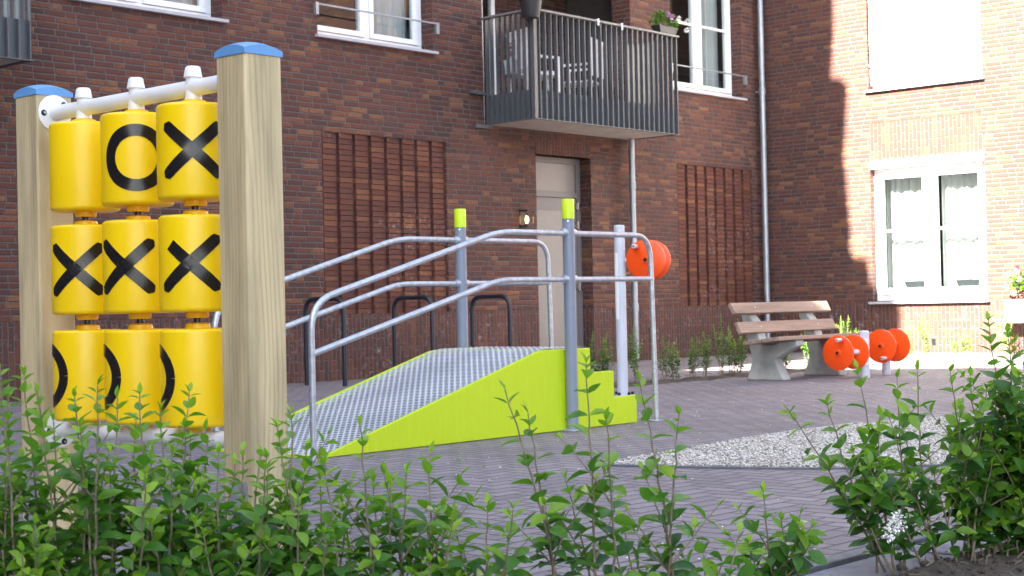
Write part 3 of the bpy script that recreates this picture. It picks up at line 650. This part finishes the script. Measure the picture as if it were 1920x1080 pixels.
# ---------------------------------------------------------------- disc drums
def disc_drum(parent,c,ax,r,L,hang):
    """two orange discs joined by a drum core; c = centre of the front disc"""
    c=Vector(c); ax=Vector(ax).normalized()
    d=[]
    for k in (0,1):
        o=c+ax*(L*k); m=MB(); m.lathe([(r-.006,-.009),(r,-.005),(r,.005),(r-.006,.009),(0,.009)] if k else [(0,-.009),(r-.006,-.009),(r,-.005),(r,.005),(r-.006,.009)],o,ax,56); d.append(m.build('disc','orange',parent))
    m=MB(); m.lathe([(.045,.01),(.045,L-.01)],c,ax,24); m.build('drum_core','orange',parent)
    m=MB(); m.lathe([(.03,-.022),(.03,-.012),(.034,-.009)],c,ax,18,1); m.lathe([(.014,-.030),(.014,-.021)],c,ax,12,0); m.build('hub',['blackp','orange'],d[0])
    up=Vector((0,0,1)); side=ax.cross(up).normalized()
    h=c+(side*math.sin(hang)+up*math.cos(hang))*r*.80
    m=MB(); m.lathe([(.026,-.008),(.024,-.03)],h,ax,14,1); m.lathe([(.017,-.03),(.019,-.10),(.015,-.105)],h,ax,14,0); m.lathe([(.007,-.1055),(.007,-.108)],h,ax,10,2); m.build('handle',['handle','orange','blackp'],d[0])
BO=thing('spinner_post',(9.98,7.82,0),'tall light grey post with one double orange disc at the right of the ramp','play equipment')
m=MB(); m.tube([(9.98,7.82,0),(9.98,7.82,1.375)],.044,24); m.lathe([(.044,1.375),(.038,1.385),(0,1.388)],(9.98,7.82,0),seg=24); m.build('post','lightpost',BO)
m=MB(); m.lathe([(.10,.002),(.10,.01)],(9.98,7.82,0),seg=24); m.build('base_plate','galv',BO)
for a in range(6):
    m=MB(); m.lathe([(.013,.01),(.011,.03)],(9.98+.08*math.cos(a*1.047+.3),7.82+.08*math.sin(a*1.047+.3),0),seg=8); m.build('bolt','blackp',BO)
vw=Vector((-9.98,-7.82,0)).normalized(); sd=Vector((vw.y,-vw.x,0))
def plate(parent,c,r,z0,z1,off,w,mt='white'):
    c=Vector(c); d=Vector((-c.x,-c.y,0)).normalized(); b0=math.atan2(d.y,d.x); m=MB(); vs=[];fs=[]; n_=6
    for i in range(n_+1):
        a=b0+off+(i/n_-.5)*w; 
        for rr in (r+.0005,r+.0025):
            for z in (z0,z1): vs.append((c.x+rr*math.cos(a),c.y+rr*math.sin(a),z))
    for i in range(n_): k=4*i; fs+=[(k+2,k+6,k+7,k+3),(k+1,k+5,k+7,k+3),(k,k+4,k+6,k+2),(k,k+4,k+5,k+1)]
    fs+=[(0,1,3,2),(4*n_,4*n_+1,4*n_+3,4*n_+2)]
    m.add(vs,fs); return m.build('notice_plate',mt,parent)
plate(BO,(9.98,7.82,0),.044,.62,1.16,-.75,.8)
c1=at(1211,487,12.54); ax1=Vector((math.cos(R(42.07-21)+0),math.sin(R(42.07-21)),0)); 
f2=Vector((_X.z,0,0))
fwd=(RM@Vector((0,0,-1))); fwd.z=0; fwd.normalize(); rt=Vector((fwd.y,-fwd.x,0))
ax1=fwd*math.cos(R(21))+rt*math.sin(R(21))
disc_drum(BO,c1,ax1,.163,.16,-.45*1.3)
m=MB(); mid=c1+ax1*.08; m.tube([(9.98,7.82,c1.z),tuple(mid)],.018,12); m.build('arm','lightpost',BO)
SP=thing('low_spinner_station',(13.15,7.40,0),'low pair of double orange discs on short grey posts right of the bench','play equipment')
pa=(13.15,7.40,0); pb=(13.75,7.50,0)
m=MB(); m.tube([pa,(pa[0],pa[1],.43)],.047,22); m.lathe([(.047,.43),(.040,.442),(0,.445)],pa,seg=22); m.build('post','lightpost',SP); plate(SP,pa,.047,.12,.37,.35,.9)
m=MB(); m.tube([pb,(pb[0],pb[1],.30)],.042,20); m.build('post','lightpost',SP)
d1=at(1572,662,14.5); d2=at(1652,649,15.1); axx=Vector((1,0,0))
disc_drum(SP,d1,axx,.163,.28,.35); disc_drum(SP,d2,axx,.163,.28,2.65)
for pp,q in ((pa,d1+axx*.17),(pb,d2+axx*.14)): m=MB(); m.tube([(pp[0],pp[1],q.z),tuple(q)],.027,14); m.build('arm','lightpost',SP)
# ---------------------------------------------------------------- bench
BE=thing('park_bench',(13.0,8.0,0),'park bench with brown wooden planks on two splayed concrete supports','bench')
leg=[(8.245,0),(8.183,.17),(8.175,.21),(8.205,.30),(8.235,.436),(8.29,.60),(8.31,.70),(8.245,.715),(8.19,.60),(8.135,.54),(8.075,.345),(7.96,.335),(7.82,.365),(7.685,.375),(7.685,.320),(7.735,.298),(7.85,.245),(7.925,.195),(7.90,.14),(7.83,0)]
for x in (12.42,13.44):
    m=MB(); m.prism(leg,lambda u,v,w:Vector((w,u,v)),x,x+.13); m.build('support','concrete',BE,bevel=.012)
def plank(a,b,t,nm):       # a,b = (y,z) edge points; t thickness towards the back
    a=Vector(a);b=Vector(b); n_=Vector((-(b-a).y,(b-a).x)).normalized()*t; pl=[a,b,b+n_,a+n_]
    m=MB(); m.prism([(p.x,p.y) for p in pl],lambda u,v,w:Vector((w,u,v)),12.11,13.83); m.build(nm,'plank',BE,bevel=.006)
plank((8.145,.635),(8.195,.735),-.04,'back_plank'); plank((8.085,.452),(8.128,.556),-.04,'back_plank')
plank((7.68,.418),(7.865,.397),-.038,'seat_plank'); plank((7.885,.395),(8.07,.375),-.038,'seat_plank')
for x in (12.48,13.5):
    for y,z in ((8.104,.505),(8.168,.685)): m=MB(); m.lathe([(.009,0),(.007,-.002)],(x,y+.001,z),(0,1,-.3),10); m.build('carriage_bolt','galv',BE)
# ---------------------------------------------------------------- bike hoops
hb=thing('bike_hoop',(10.20,11.7,0),'leftmost dark blue steel bike hoop, behind the end of the handrail','bike rack','bike hoops along the wall')
m=MB(); m.tube(fillet([(10.2,12.0,0),(10.2,12.0,.86),(10.2,11.43,.86),(10.2,11.43,0)],.14,7),.024,14); m.build('hoop','navy',hb)
dup(hb,(1.22,0,0),'middle dark blue steel bike hoop, left of the ramp\'s far post'); dup(hb,(2.42,0,0),'rightmost dark blue steel bike hoop, nearest the beige door')
# ---------------------------------------------------------------- balcony contents
rb=random.Random(77)
def leafblob(m,c,rad,n_,sz,rng,lo=.1,hi=.7,flat=.8):
    for i in range(n_):
        a=rng.uniform(0,6.28); e=math.asin(rng.uniform(-.5,1)); r=rng.uniform(.45,1); p=Vector(c)+Vector((rad[0]*r*math.cos(a)*math.cos(e),rad[1]*r*math.sin(a)*math.cos(e),rad[2]*r*math.sin(e)))
        d=Vector((rng.gauss(0,1),rng.gauss(0,1),rng.gauss(.3,.7))).normalized(); leaf(m,p,d,sz*rng.uniform(.7,1.2),rng.uniform(lo,hi),rng)
def leaf(m,p,d,L,r,rng,wd=.44,nrm=None):
    d=d.normalized(); up=nrm if nrm is not None else Vector((0,0,1)); s=d.cross(up)
    if s.length<.05: s=d.orthogonal()
    s.normalize(); nn=s.cross(d).normalized()
    st=(0.0,.12,.35,.62,.85,1.0); wf=(.05,.55,1.0,.86,.42,.0); vs=[];fs=[]; cup=rng.uniform(.10,.32); curl=rng.uniform(-.02,.38)
    for i,(t,w) in enumerate(zip(st,wf)):
        c=p+d*(L*t)-nn*(L*curl*t*t); hw=L*wd*.5*w
        vs+=[c+s*hw+nn*(hw*cup*2),c,c-s*hw+nn*(hw*cup*2)]
    for i in range(5): k=3*i; fs+=[(k,k+3,k+4,k+1),(k+1,k+4,k+5,k+2)]
    m.add(vs,fs,0,r)
def chair(loc,rot,label,dz=.0):
    t=thing('garden_chair',(loc[0],loc[1],loc[2]),label,'chair','white chairs on the balcony')
    Mx=Matrix.Translation(Vector(loc))@Matrix.Rotation(rot,4,'Z')
    def mk(): q=MB(); q.T=lambda p:Mx@p; return q
    m=mk(); 
    for i in range(5): m.box((-.22+i*.09,-.22,.42),(-.22+i*.09+.075,.22,.44))
    m.build('seat','white',t)
    m=mk()
    for i in range(5): m.box((-.22+i*.09,.22,.50),(-.22+i*.09+.065,.245,.92))
    m.box((-.23,.215,.90),(.22,.25,.95)); m.box((-.23,.215,.50),(.22,.219,.54)); m.build('backrest','white',t)
    for x in (-.22,.19):
        for y in (-.22,.2):
            m=mk(); m.box((x,y,0),(x+.035,y+.035,.62 if y<0 else .92)); m.build('leg','white',t)
        m=mk(); m.box((x,-.22,.62),(x+.045,.2,.645)); m.build('armrest','white',t)
chair((13.75,11.98,3.01),R(75),'white slatted garden chair at the left end of the balcony, beside the pink flowers'); chair((14.65,12.05,3.01),R(-160),'white slatted garden chair in the middle of the balcony')
T=thing('side_table',(14.2,12.2,3.01),'small white table between the two balcony chairs','table')
m=MB(); m.lathe([(.22,.5),(.22,.53)],(14.2,12.2,3.01),seg=24); m.build('table_top','white',T)
for a in (0,2.1,4.2):
    m=MB(); m.tube([(14.2+.05*math.cos(a),12.2+.05*math.sin(a),3.51),(14.2+.2*math.cos(a),12.2+.2*math.sin(a),3.01)],.014,8); m.build('leg','white',T)
def potted(name,loc,prof,potmat,leaves,flowers,label,cat,box=None,leafsz=.04,rad=(.12,.1,.08),zoff=0):
    t=thing(name,loc,label,cat); m=MB()
    if box:
        (w,d,h,tp)=box; x,y,z=loc; m.add([(x-w*tp,y-d*tp,z),(x+w*tp,y-d*tp,z),(x+w*tp,y+d*tp,z),(x-w*tp,y+d*tp,z),(x-w,y-d,z+h),(x+w,y-d,z+h),(x+w,y+d,z+h),(x-w,y+d,z+h)],[(0,3,2,1),(4,5,6,7),(0,1,5,4),(1,2,6,5),(2,3,7,6),(3,0,4,7)]); top=h
    else: m.lathe(prof,loc,seg=24); top=prof[-1][1]
    m.build('planter',potmat,t,bevel=.004 if box else 0)
    m=MB(); rr=random.Random(len(label)); leafblob(m,(loc[0],loc[1],loc[2]+top+zoff),rad,leaves,leafsz,rr); m.build('foliage','leaf',t,smooth=0,fix=False,rnd=True)
    for mt,cs in flowers:
        for c in cs:
            m=MB()
            for k in range(26):
                d=Vector((rr.gauss(0,1),rr.gauss(0,1),rr.gauss(.2,1))).normalized(); leaf(m,Vector(c)+d*.012,d,.03,.5,rr,.9)
            m.build('flower',mt,t,smooth=0,fix=False,rnd=True)
    return t
potted('flower_box',(15.93,11.68,4.15),None,'potd',420,[('lilac',[(15.84,11.56,4.37),(15.90,11.54,4.34)]),('wpet',[(16.02,11.52,4.33),(16.2,11.52,4.32),(16.24,11.56,4.22)])],'dark flower box of lilac and white flowers on the balcony rail','planter',box=(.20,.07,.09,.8),rad=(.30,.14,.13),zoff=.06,leafsz=.05)
potted('hanging_pot',(13.30,11.62,4.02),[(.09,0),(.10,.02),(.13,.19),(.145,.20),(.145,.24),(.13,.24)],'potd',160,[],'round dark plant pot hung on the balcony corner','planter',rad=(.2,.15,.1),zoff=.05)
potted('pink_flower_pot',(13.53,12.12,3.45),[(.10,0),(.14,.16)],'potg',90,[('pink',[(13.45,12.1,3.78),(13.52,12.08,3.82),(13.58,12.05,3.76),(13.5,12.1,3.70),(13.6,12.1,3.70)])],'pot of bright pink flowers behind the left end of the balcony railing','planter',rad=(.14,.12,.14),zoff=.08)
potted('windowsill_planter',(XW+.23,10.19,.886),None,'potd',150,[],'left of two small dark planters with green sprigs on the sunlit windowsill','planter',box=(.05,.155,.09,.8),leafsz=.028,rad=(.04,.12,.09),zoff=.05)
potted('windowsill_planter',(XW+.23,9.43,.886),None,'potd',150,[],'right of two small dark planters with green sprigs on the sunlit windowsill','planter',box=(.05,.155,.09,.8),leafsz=.028,rad=(.04,.12,.09),zoff=.05)
m=MB(); m.box((XW-.30,8.2,.40),(XW-.002,8.80,.435)); m.build('ledge','white',B,bevel=.004)
potted('ledge_planter',(XW-.16,8.55,.436),None,'potg',140,[('wpet',[(XW-.2,8.66,1.02),(XW-.18,8.52,.95),(XW-.2,8.70,.86),(XW-.2,8.6,.78),(XW-.22,8.55,1.05)]),('pink',[(XW-.2,8.55,1.10)])],'square grey planter of white blossom on the white ledge at the far right','planter',box=(.12,.15,.26,.92),leafsz=.06,rad=(.1,.14,.24),zoff=.18)
# clips on balcony rail
for x,lb in ((14.50,'left pale clip gripping the front top rail of the balcony'),(14.96,'right pale clip gripping the front top rail of the balcony')):
    m=MB(); m.box((x,11.606,4.08),(x+.018,11.6195,4.16)); m.box((x,11.6195,4.148),(x+.018,11.71,4.156)); tag(m.build('rail_clip','blind'),lb,'clip','pale clips on the balcony rail')
# ---------------------------------------------------------------- shrubs
def stem_shoot(mw,ml,base,tip,rng,r0,leafL,start=.25,dens=1.,side=True,light=1.,bend=.04):
    base=Vector(base); tip=Vector(tip); L=(tip-base).length; d=(tip-base).normalized()
    o1=Vector((rng.uniform(-1,1),rng.uniform(-1,1),0))*bend*L; P=[]
    n_=max(5,int(L/.035))
    for i in range(n_+1):
        t=i/n_; p=base.lerp(tip,t)+o1*math.sin(math.pi*t)*(1-.4*t)+Vector((rng.gauss(0,.0016),rng.gauss(0,.0016),0)); P.append(p)
    P[-1]=tip
    mw.tube(P,[r0*(1-.78*i/n_)+.0005 for i in range(n_+1)],5,caps=False)
    s=start*L; az=rng.uniform(0,3.14)
    while s<L:
        t=s/L; i=min(n_-1,int(t*n_)); f=t*n_-i; p=P[i].lerp(P[i+1],f); dd=(P[i+1]-P[i]).normalized()
        q=dd.orthogonal().normalized(); qq=dd.cross(q)
        ll=leafL*(.55+.45*min(1,(1-t)*4+.0))*rng.uniform(.78,1.12)
        if t>.96: ll*=.8
        op=R(rng.uniform(52,82))*(1 if t<.9 else .75)
        for k in (0,1):
            a=az+k*math.pi+rng.gauss(0,.25); out=q*math.cos(a)+qq*math.sin(a); ld=dd*math.cos(op)+out*math.sin(op)+Vector((0,0,rng.uniform(-.28,.12)*(1-t)))
            nv=(dd-out*.3+Vector((rng.gauss(0,.22),rng.gauss(0,.22),rng.gauss(0,.2)))).normalized()
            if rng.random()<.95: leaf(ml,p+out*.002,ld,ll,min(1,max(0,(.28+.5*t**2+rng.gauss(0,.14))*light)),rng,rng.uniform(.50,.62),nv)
        az+=math.pi/2+rng.gauss(0,.2); s+=leafL*rng.uniform(.52,.84)/dens*(1 if t<.85 else .62)
    leaf(ml,tip,d+Vector((rng.gauss(0,.2),rng.gauss(0,.2),0)),leafL*.5,.85*light,rng); leaf(ml,tip,d+Vector((rng.gauss(0,.4),rng.gauss(0,.4),0)),leafL*.42,.9*light,rng)
    return P
def shrub(base,tips,rng,label,group,r0=.004,leafL=.042,start=.2,dens=1.,nside=3,cat='shrub',light=1.,flowers=None,fork=.0,sidelen=(.12,.26)):
    t=thing('hedge_shrub' if cat=='shrub' else 'young_shrub',base,label,cat,group); mw=MB(); ml=MB()
    for tip in tips:
        b=Vector(base)+Vector((rng.uniform(-.03,.03),rng.uniform(-.03,.03),-.01)); P=stem_shoot(mw,ml,b,tip,rng,r0,leafL,start,dens,light=light)
        for k in range(nside):
            f=rng.uniform(.22,.72); i=int(f*(len(P)-1)); q=P[i]; a=rng.uniform(0,6.28); l=rng.uniform(*sidelen)*(1-.4*f)
            e=q+Vector((math.cos(a)*l*.62,math.sin(a)*l*.62,l*rng.uniform(.55,.95)))
            # keep side shoots below the leading tip
            if e.z>tip.z-.04: e.z=tip.z-.04-rng.uniform(0,.05)
            stem_shoot(mw,ml,q,e,rng,r0*.55,leafL*.9,.18,dens,light=light,bend=.08)
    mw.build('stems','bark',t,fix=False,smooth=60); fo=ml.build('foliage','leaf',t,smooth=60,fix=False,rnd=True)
    if flowers:
        mf=MB()
        for c in flowers:
            for k in range(70):
                d=Vector((rng.gauss(0,1),rng.gauss(0,1),rng.gauss(.3,1))).normalized(); rr=rng.uniform(.004,.022); leaf(mf,Vector(c)+Vector((d.x*rr,d.y*rr,d.z*rr*1.3)),d,.008,.5,rng,.7)
        mf.build('blossom','wpet',t,smooth=0,fix=False,rnd=True)
    return t
def dep(px):
    T_=[(-60,2.75),(0,2.8),(500,3.0),(800,3.1),(1050,3.2),(1250,3.4),(1400,3.75),(1600,4.1),(1700,4.2),(1850,4.35),(1960,4.4)]
    for (a,b),(c,d) in zip(T_[:-1],T_[1:]):
        if px<=c: return b+(d-b)*(px-a)/(c-a)
    return T_[-1][1]
HG='hedge shrubs along the near kerb'
HS=[ # base px, tips (px,py), side shoots, density, extra words
 (5,[(0,690),(15,745),(-22,720),(40,860)],4,1.,'hedge shrub at the left edge of the picture, beside the left wooden post'),
 (70,[(45,705),(70,738),(100,790),(20,880)],4,1.,'bushy hedge shrub covering the foot of the left wooden post'),
 (150,[(183,722),(140,745),(150,800),(205,850)],4,1.,'hedge shrub under the leftmost column of yellow cylinders'),
 (235,[(220,745),(262,740),(255,790),(285,860)],4,1.,'hedge shrub between the left and middle columns of yellow cylinders'),
 (320,[(300,770),(355,735),(345,800),(322,850)],4,1.,'hedge shrub under the middle of the yellow cylinders'),
 (400,[(385,805),(410,850),(440,870),(372,880)],4,1.,'low hedge shrub left of the front wooden post'),
 (470,[(455,845),(490,850),(500,860),(470,960)],4,1.,'hedge shrub right in front of the front wooden post'),
 (560,[(545,775),(520,800),(575,838),(600,900)],4,1.,'hedge shrub at the right side of the front wooden post'),
 (640,[(610,860),(640,930),(660,900)],3,.9,'short hedge shrub between the front wooden post and the ramp toe'),
 (695,[(675,798),(700,905),(730,915)],3,.95,'hedge shrub with one tall shoot in front of the ramp toe'),
 (755,[(807,850),(762,885),(720,890),(850,975)],4,.95,'spreading hedge shrub in front of the lime ramp side'),
 (880,[(914,947),(962,956),(850,965)],3,.9,'low hedge shrub below the middle of the lime ramp'),
 (1065,[(947,730),(990,775),(1099,682)],2,.9,'tallest hedge shrub in front of the ramp steps, two shoots crossing the lime board'),
 (1110,[(1136,787),(1060,900)],2,.8,'slim hedge shrub just right of the tall one before the ramp steps'),
 (1240,[(1199,714),(1273,778)],2,.8,'hedge shrub in front of the tip of the gravel bed'),
 (1200,[(1166,975),(1150,1012)],2,.8,'small hedge sprout in front of the dark paving, left of the gravel bed'),
 (1330,[(1302,990),(1387,998)],2,.8,'low hedge sprout right of the gravel bed tip shrub'),
 (1450,[(1431,925),(1465,975),(1500,965)],4,1.,'low bushy hedge shrub left of the twin bare stems'),
 (1652,[(1607,692),(1551,757),(1480,772),(1650,780)],4,.9,'tall hedge shrub with twin stems in front of the gravel bed and bench'),
 (1700,[(1682,708),(1653,868),(1580,930)],2,.85,'hedge shrub leaning right beside the twin-stemmed one'),
 (1760,[(1720,694),(1667,783),(1693,788),(1740,850)],2,.9,'hedge shrub below the low orange discs, tips over the gravel'),
 (1800,[(1782,698),(1820,706),(1850,730),(1800,850)],3,.95,'dense hedge shrub left of the tallest one at the right edge'),
 (1872,[(1853,602),(1889,624),(1902,642),(1930,660)],6,1.1,'tallest dense hedge shrub at the right edge of the picture'),
 (1925,[(1925,700),(1905,760),(1880,800),(1940,720)],6,1.1,'dark dense hedge shrub cut by the right edge of the picture'),
 (1830,[(1835,800),(1790,860),(1860,870)],3,.9,'low hedge shrub at the foot of the tallest one on the right'),
]
for i,(bp,tips,ns,dn,lab) in enumerate(HS):
    rng=random.Random(100+i); d0=dep(bp)
    b=at(bp,hor(bp),d0); b.z=.0
    if bp>1500: b=at(bp,hor(bp),d0); b.z=.02
    tt=[]
    for (x,y) in tips:
        p=at(x,y,d0+rng.uniform(-.13,.13)); tt.append(p)
    if bp<640: # inner shoots filling the hedge at the left
        for k in range(3): tt.append(at(bp+rng.uniform(-50,50),rng.uniform(870,1040),d0+rng.uniform(-.25,.15)))
    if bp>1850:
        for k in range(3): tt.append(at(bp+rng.uniform(-40,40),rng.uniform(760,960),d0+rng.uniform(-.2,.15)))
    LL=.033 if bp<700 else (.037 if bp<1300 else .040)
    LL=LL*(1.48 if bp<700 else 1.6)
    fl=None
    if bp==1700: fl=[at(1678,985,4.0),at(1668,1000,4.0),at(1686,975,4.02)]
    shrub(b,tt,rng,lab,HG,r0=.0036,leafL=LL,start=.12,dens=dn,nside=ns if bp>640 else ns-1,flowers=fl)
YG='young shrubs in the narrow bed behind the play area'
YS=[(9.24,.42,.10,'small bush rising just behind the left of the ramp platform'),(9.55,.36,.06,'thin sprig behind the ramp platform between the two grey posts'),(10.2,.38,.08,'small sprout seen past the foot of the beige door'),(10.75,.50,.12,'bushy young shrub seen right of the near ramp post'),(10.95,.44,.1,'young shrub above the lower ramp step'),(11.40,.52,.10,'young shrub directly behind the tall grey spinner post'),(11.85,.42,.1,'darker young shrub just right of the handrail foot'),(12.05,.36,.07,'short young shrub right of the handrail'),(12.28,.40,.06,'upright narrow sprig, third plant right of the handrail'),(12.45,.45,.09,'young shrub midway between handrail and bench'),(12.83,.62,.14,'tallest leafy young shrub left of the bench'),(13.05,.45,.08,'young shrub close left of the tallest one by the bench'),(13.15,.56,.11,'young shrub touching the left end of the bench'),(14.0,.36,.08,'pale young shrub seen under the bench seat')]
for i,(x,h,w,lab) in enumerate(YS):
    rng=random.Random(300+i); y=8.8+rng.uniform(-.06,.06); tips=[Vector((x+rng.uniform(-w,w),y+rng.uniform(-w,w),h*rng.uniform(.62,1))) for k in range(4)]; tips.append(Vector((x,y,h)))
    shrub((x,y,0),tips,rng,lab,YG,r0=.004,leafL=.036,start=.38,dens=1.1,nside=2,cat='young shrub',sidelen=(.06,.16),light=.95)
YS2=[(15.15,8.75,.60,.13,'sunlit yellow green shrub behind the right end of the bench'),(15.5,8.9,.42,.1,'sunlit low shrub between bench and orange discs'),(14.55,8.85,.44,.1,'sunlit sprout just behind the bench seat'),(16.6,8.75,.36,.12,'bright low plant just right of the orange discs in the sun'),(17.3,8.9,.55,.10,'faint tall plant against the sunlit wall base'),(17.8,8.75,.42,.12,'faint plant left of the wall vent in the sun'),(18.4,8.9,.34,.1,'faint low plant right of the wall vent in the sun'),(18.9,8.65,.50,.14,'bushy sunlit plant at the foot of the right wall under the window corner')]
for i,(x,y,h,w,lab) in enumerate(YS2):
    rng=random.Random(400+i); tips=[Vector((x+rng.uniform(-w,w),y+rng.uniform(-w,w),h*rng.uniform(.6,1))) for k in range(5)]
    shrub((x,y,0),tips,rng,lab,'sunlit young plants by the right wall',r0=.004,leafL=.036,start=.35,dens=1.1,nside=2,cat='young shrub',sidelen=(.06,.16),light=1.1)
# dry twigs, petals, weeds
rt_=random.Random(9); m=MB()
for i in range(1100):
    u=rt_.random(); x=rt_.uniform(3.2,17) ; y=rt_.uniform(2.4,11.5)
    p=proj=(RM.transposed()@(Vector((x,y,0))-CP)); px=960+F*p.x/-p.z
    if px<450 or px>1990: continue
    s=rt_.uniform(.004,.009); a=rt_.uniform(0,6.3); z=.006
    m.add([(x+s*math.cos(a),y+s*math.sin(a),z),(x-s*.6*math.sin(a),y+s*.6*math.cos(a),z+.003),(x-s*math.cos(a),y-s*math.sin(a),z),(x+s*.6*math.sin(a),y-s*.6*math.cos(a),z+.002)],[(0,1,2,3)])
struct(m.build('fallen_petals','wpet',smooth=0,fix=False),'stuff','white fallen petals strewn over the paving','petals')
m=MB()
for i in range(230):
    if rt_.random()<.6: x,y=rt_.uniform(5.2,9.5),rt_.uniform(4.6,5.9)
    elif rt_.random()<.5: x,y=rt_.uniform(3.6,7),2.33+rt_.uniform(-.06,.12)
    else: x,y=rt_.uniform(4,12),rt_.uniform(2.4,8.3)
    for k in range(rt_.randint(3,7)):
        h=rt_.uniform(.008,.035); dx_,dy_=rt_.uniform(-.02,.02),rt_.uniform(-.02,.02); o=Vector((x+rt_.uniform(-.012,.012),y+rt_.uniform(-.012,.012),.0)); m.add([o,o+Vector((.0025,.001,0)),o+Vector((dx_,dy_,h))],[(0,1,2)],0,rt_.uniform(.3,.9))
struct(m.build('paving_weeds','leaf',smooth=0,fix=False,rnd=True),'stuff','tiny grass weeds in the paving joints','weeds')
m=MB()
for i in range(520):
    x=rt_.uniform(3.3,6.5) if rt_.random()<.5 else rt_.uniform(9,14.6); y=rt_.uniform(1.4,2.05) if x<7 else rt_.uniform(8.6,9.0); l=rt_.uniform(.02,.07); a=rt_.uniform(0,6.3); z=.035
    m.tube([(x,y,z),(x+l*math.cos(a),y+l*math.sin(a),z+rt_.uniform(-.01,.02))],.0012,4)
struct(m.build('leaf_litter','bark',smooth=0,fix=False),'stuff','dry twigs and litter on the soil','litter')
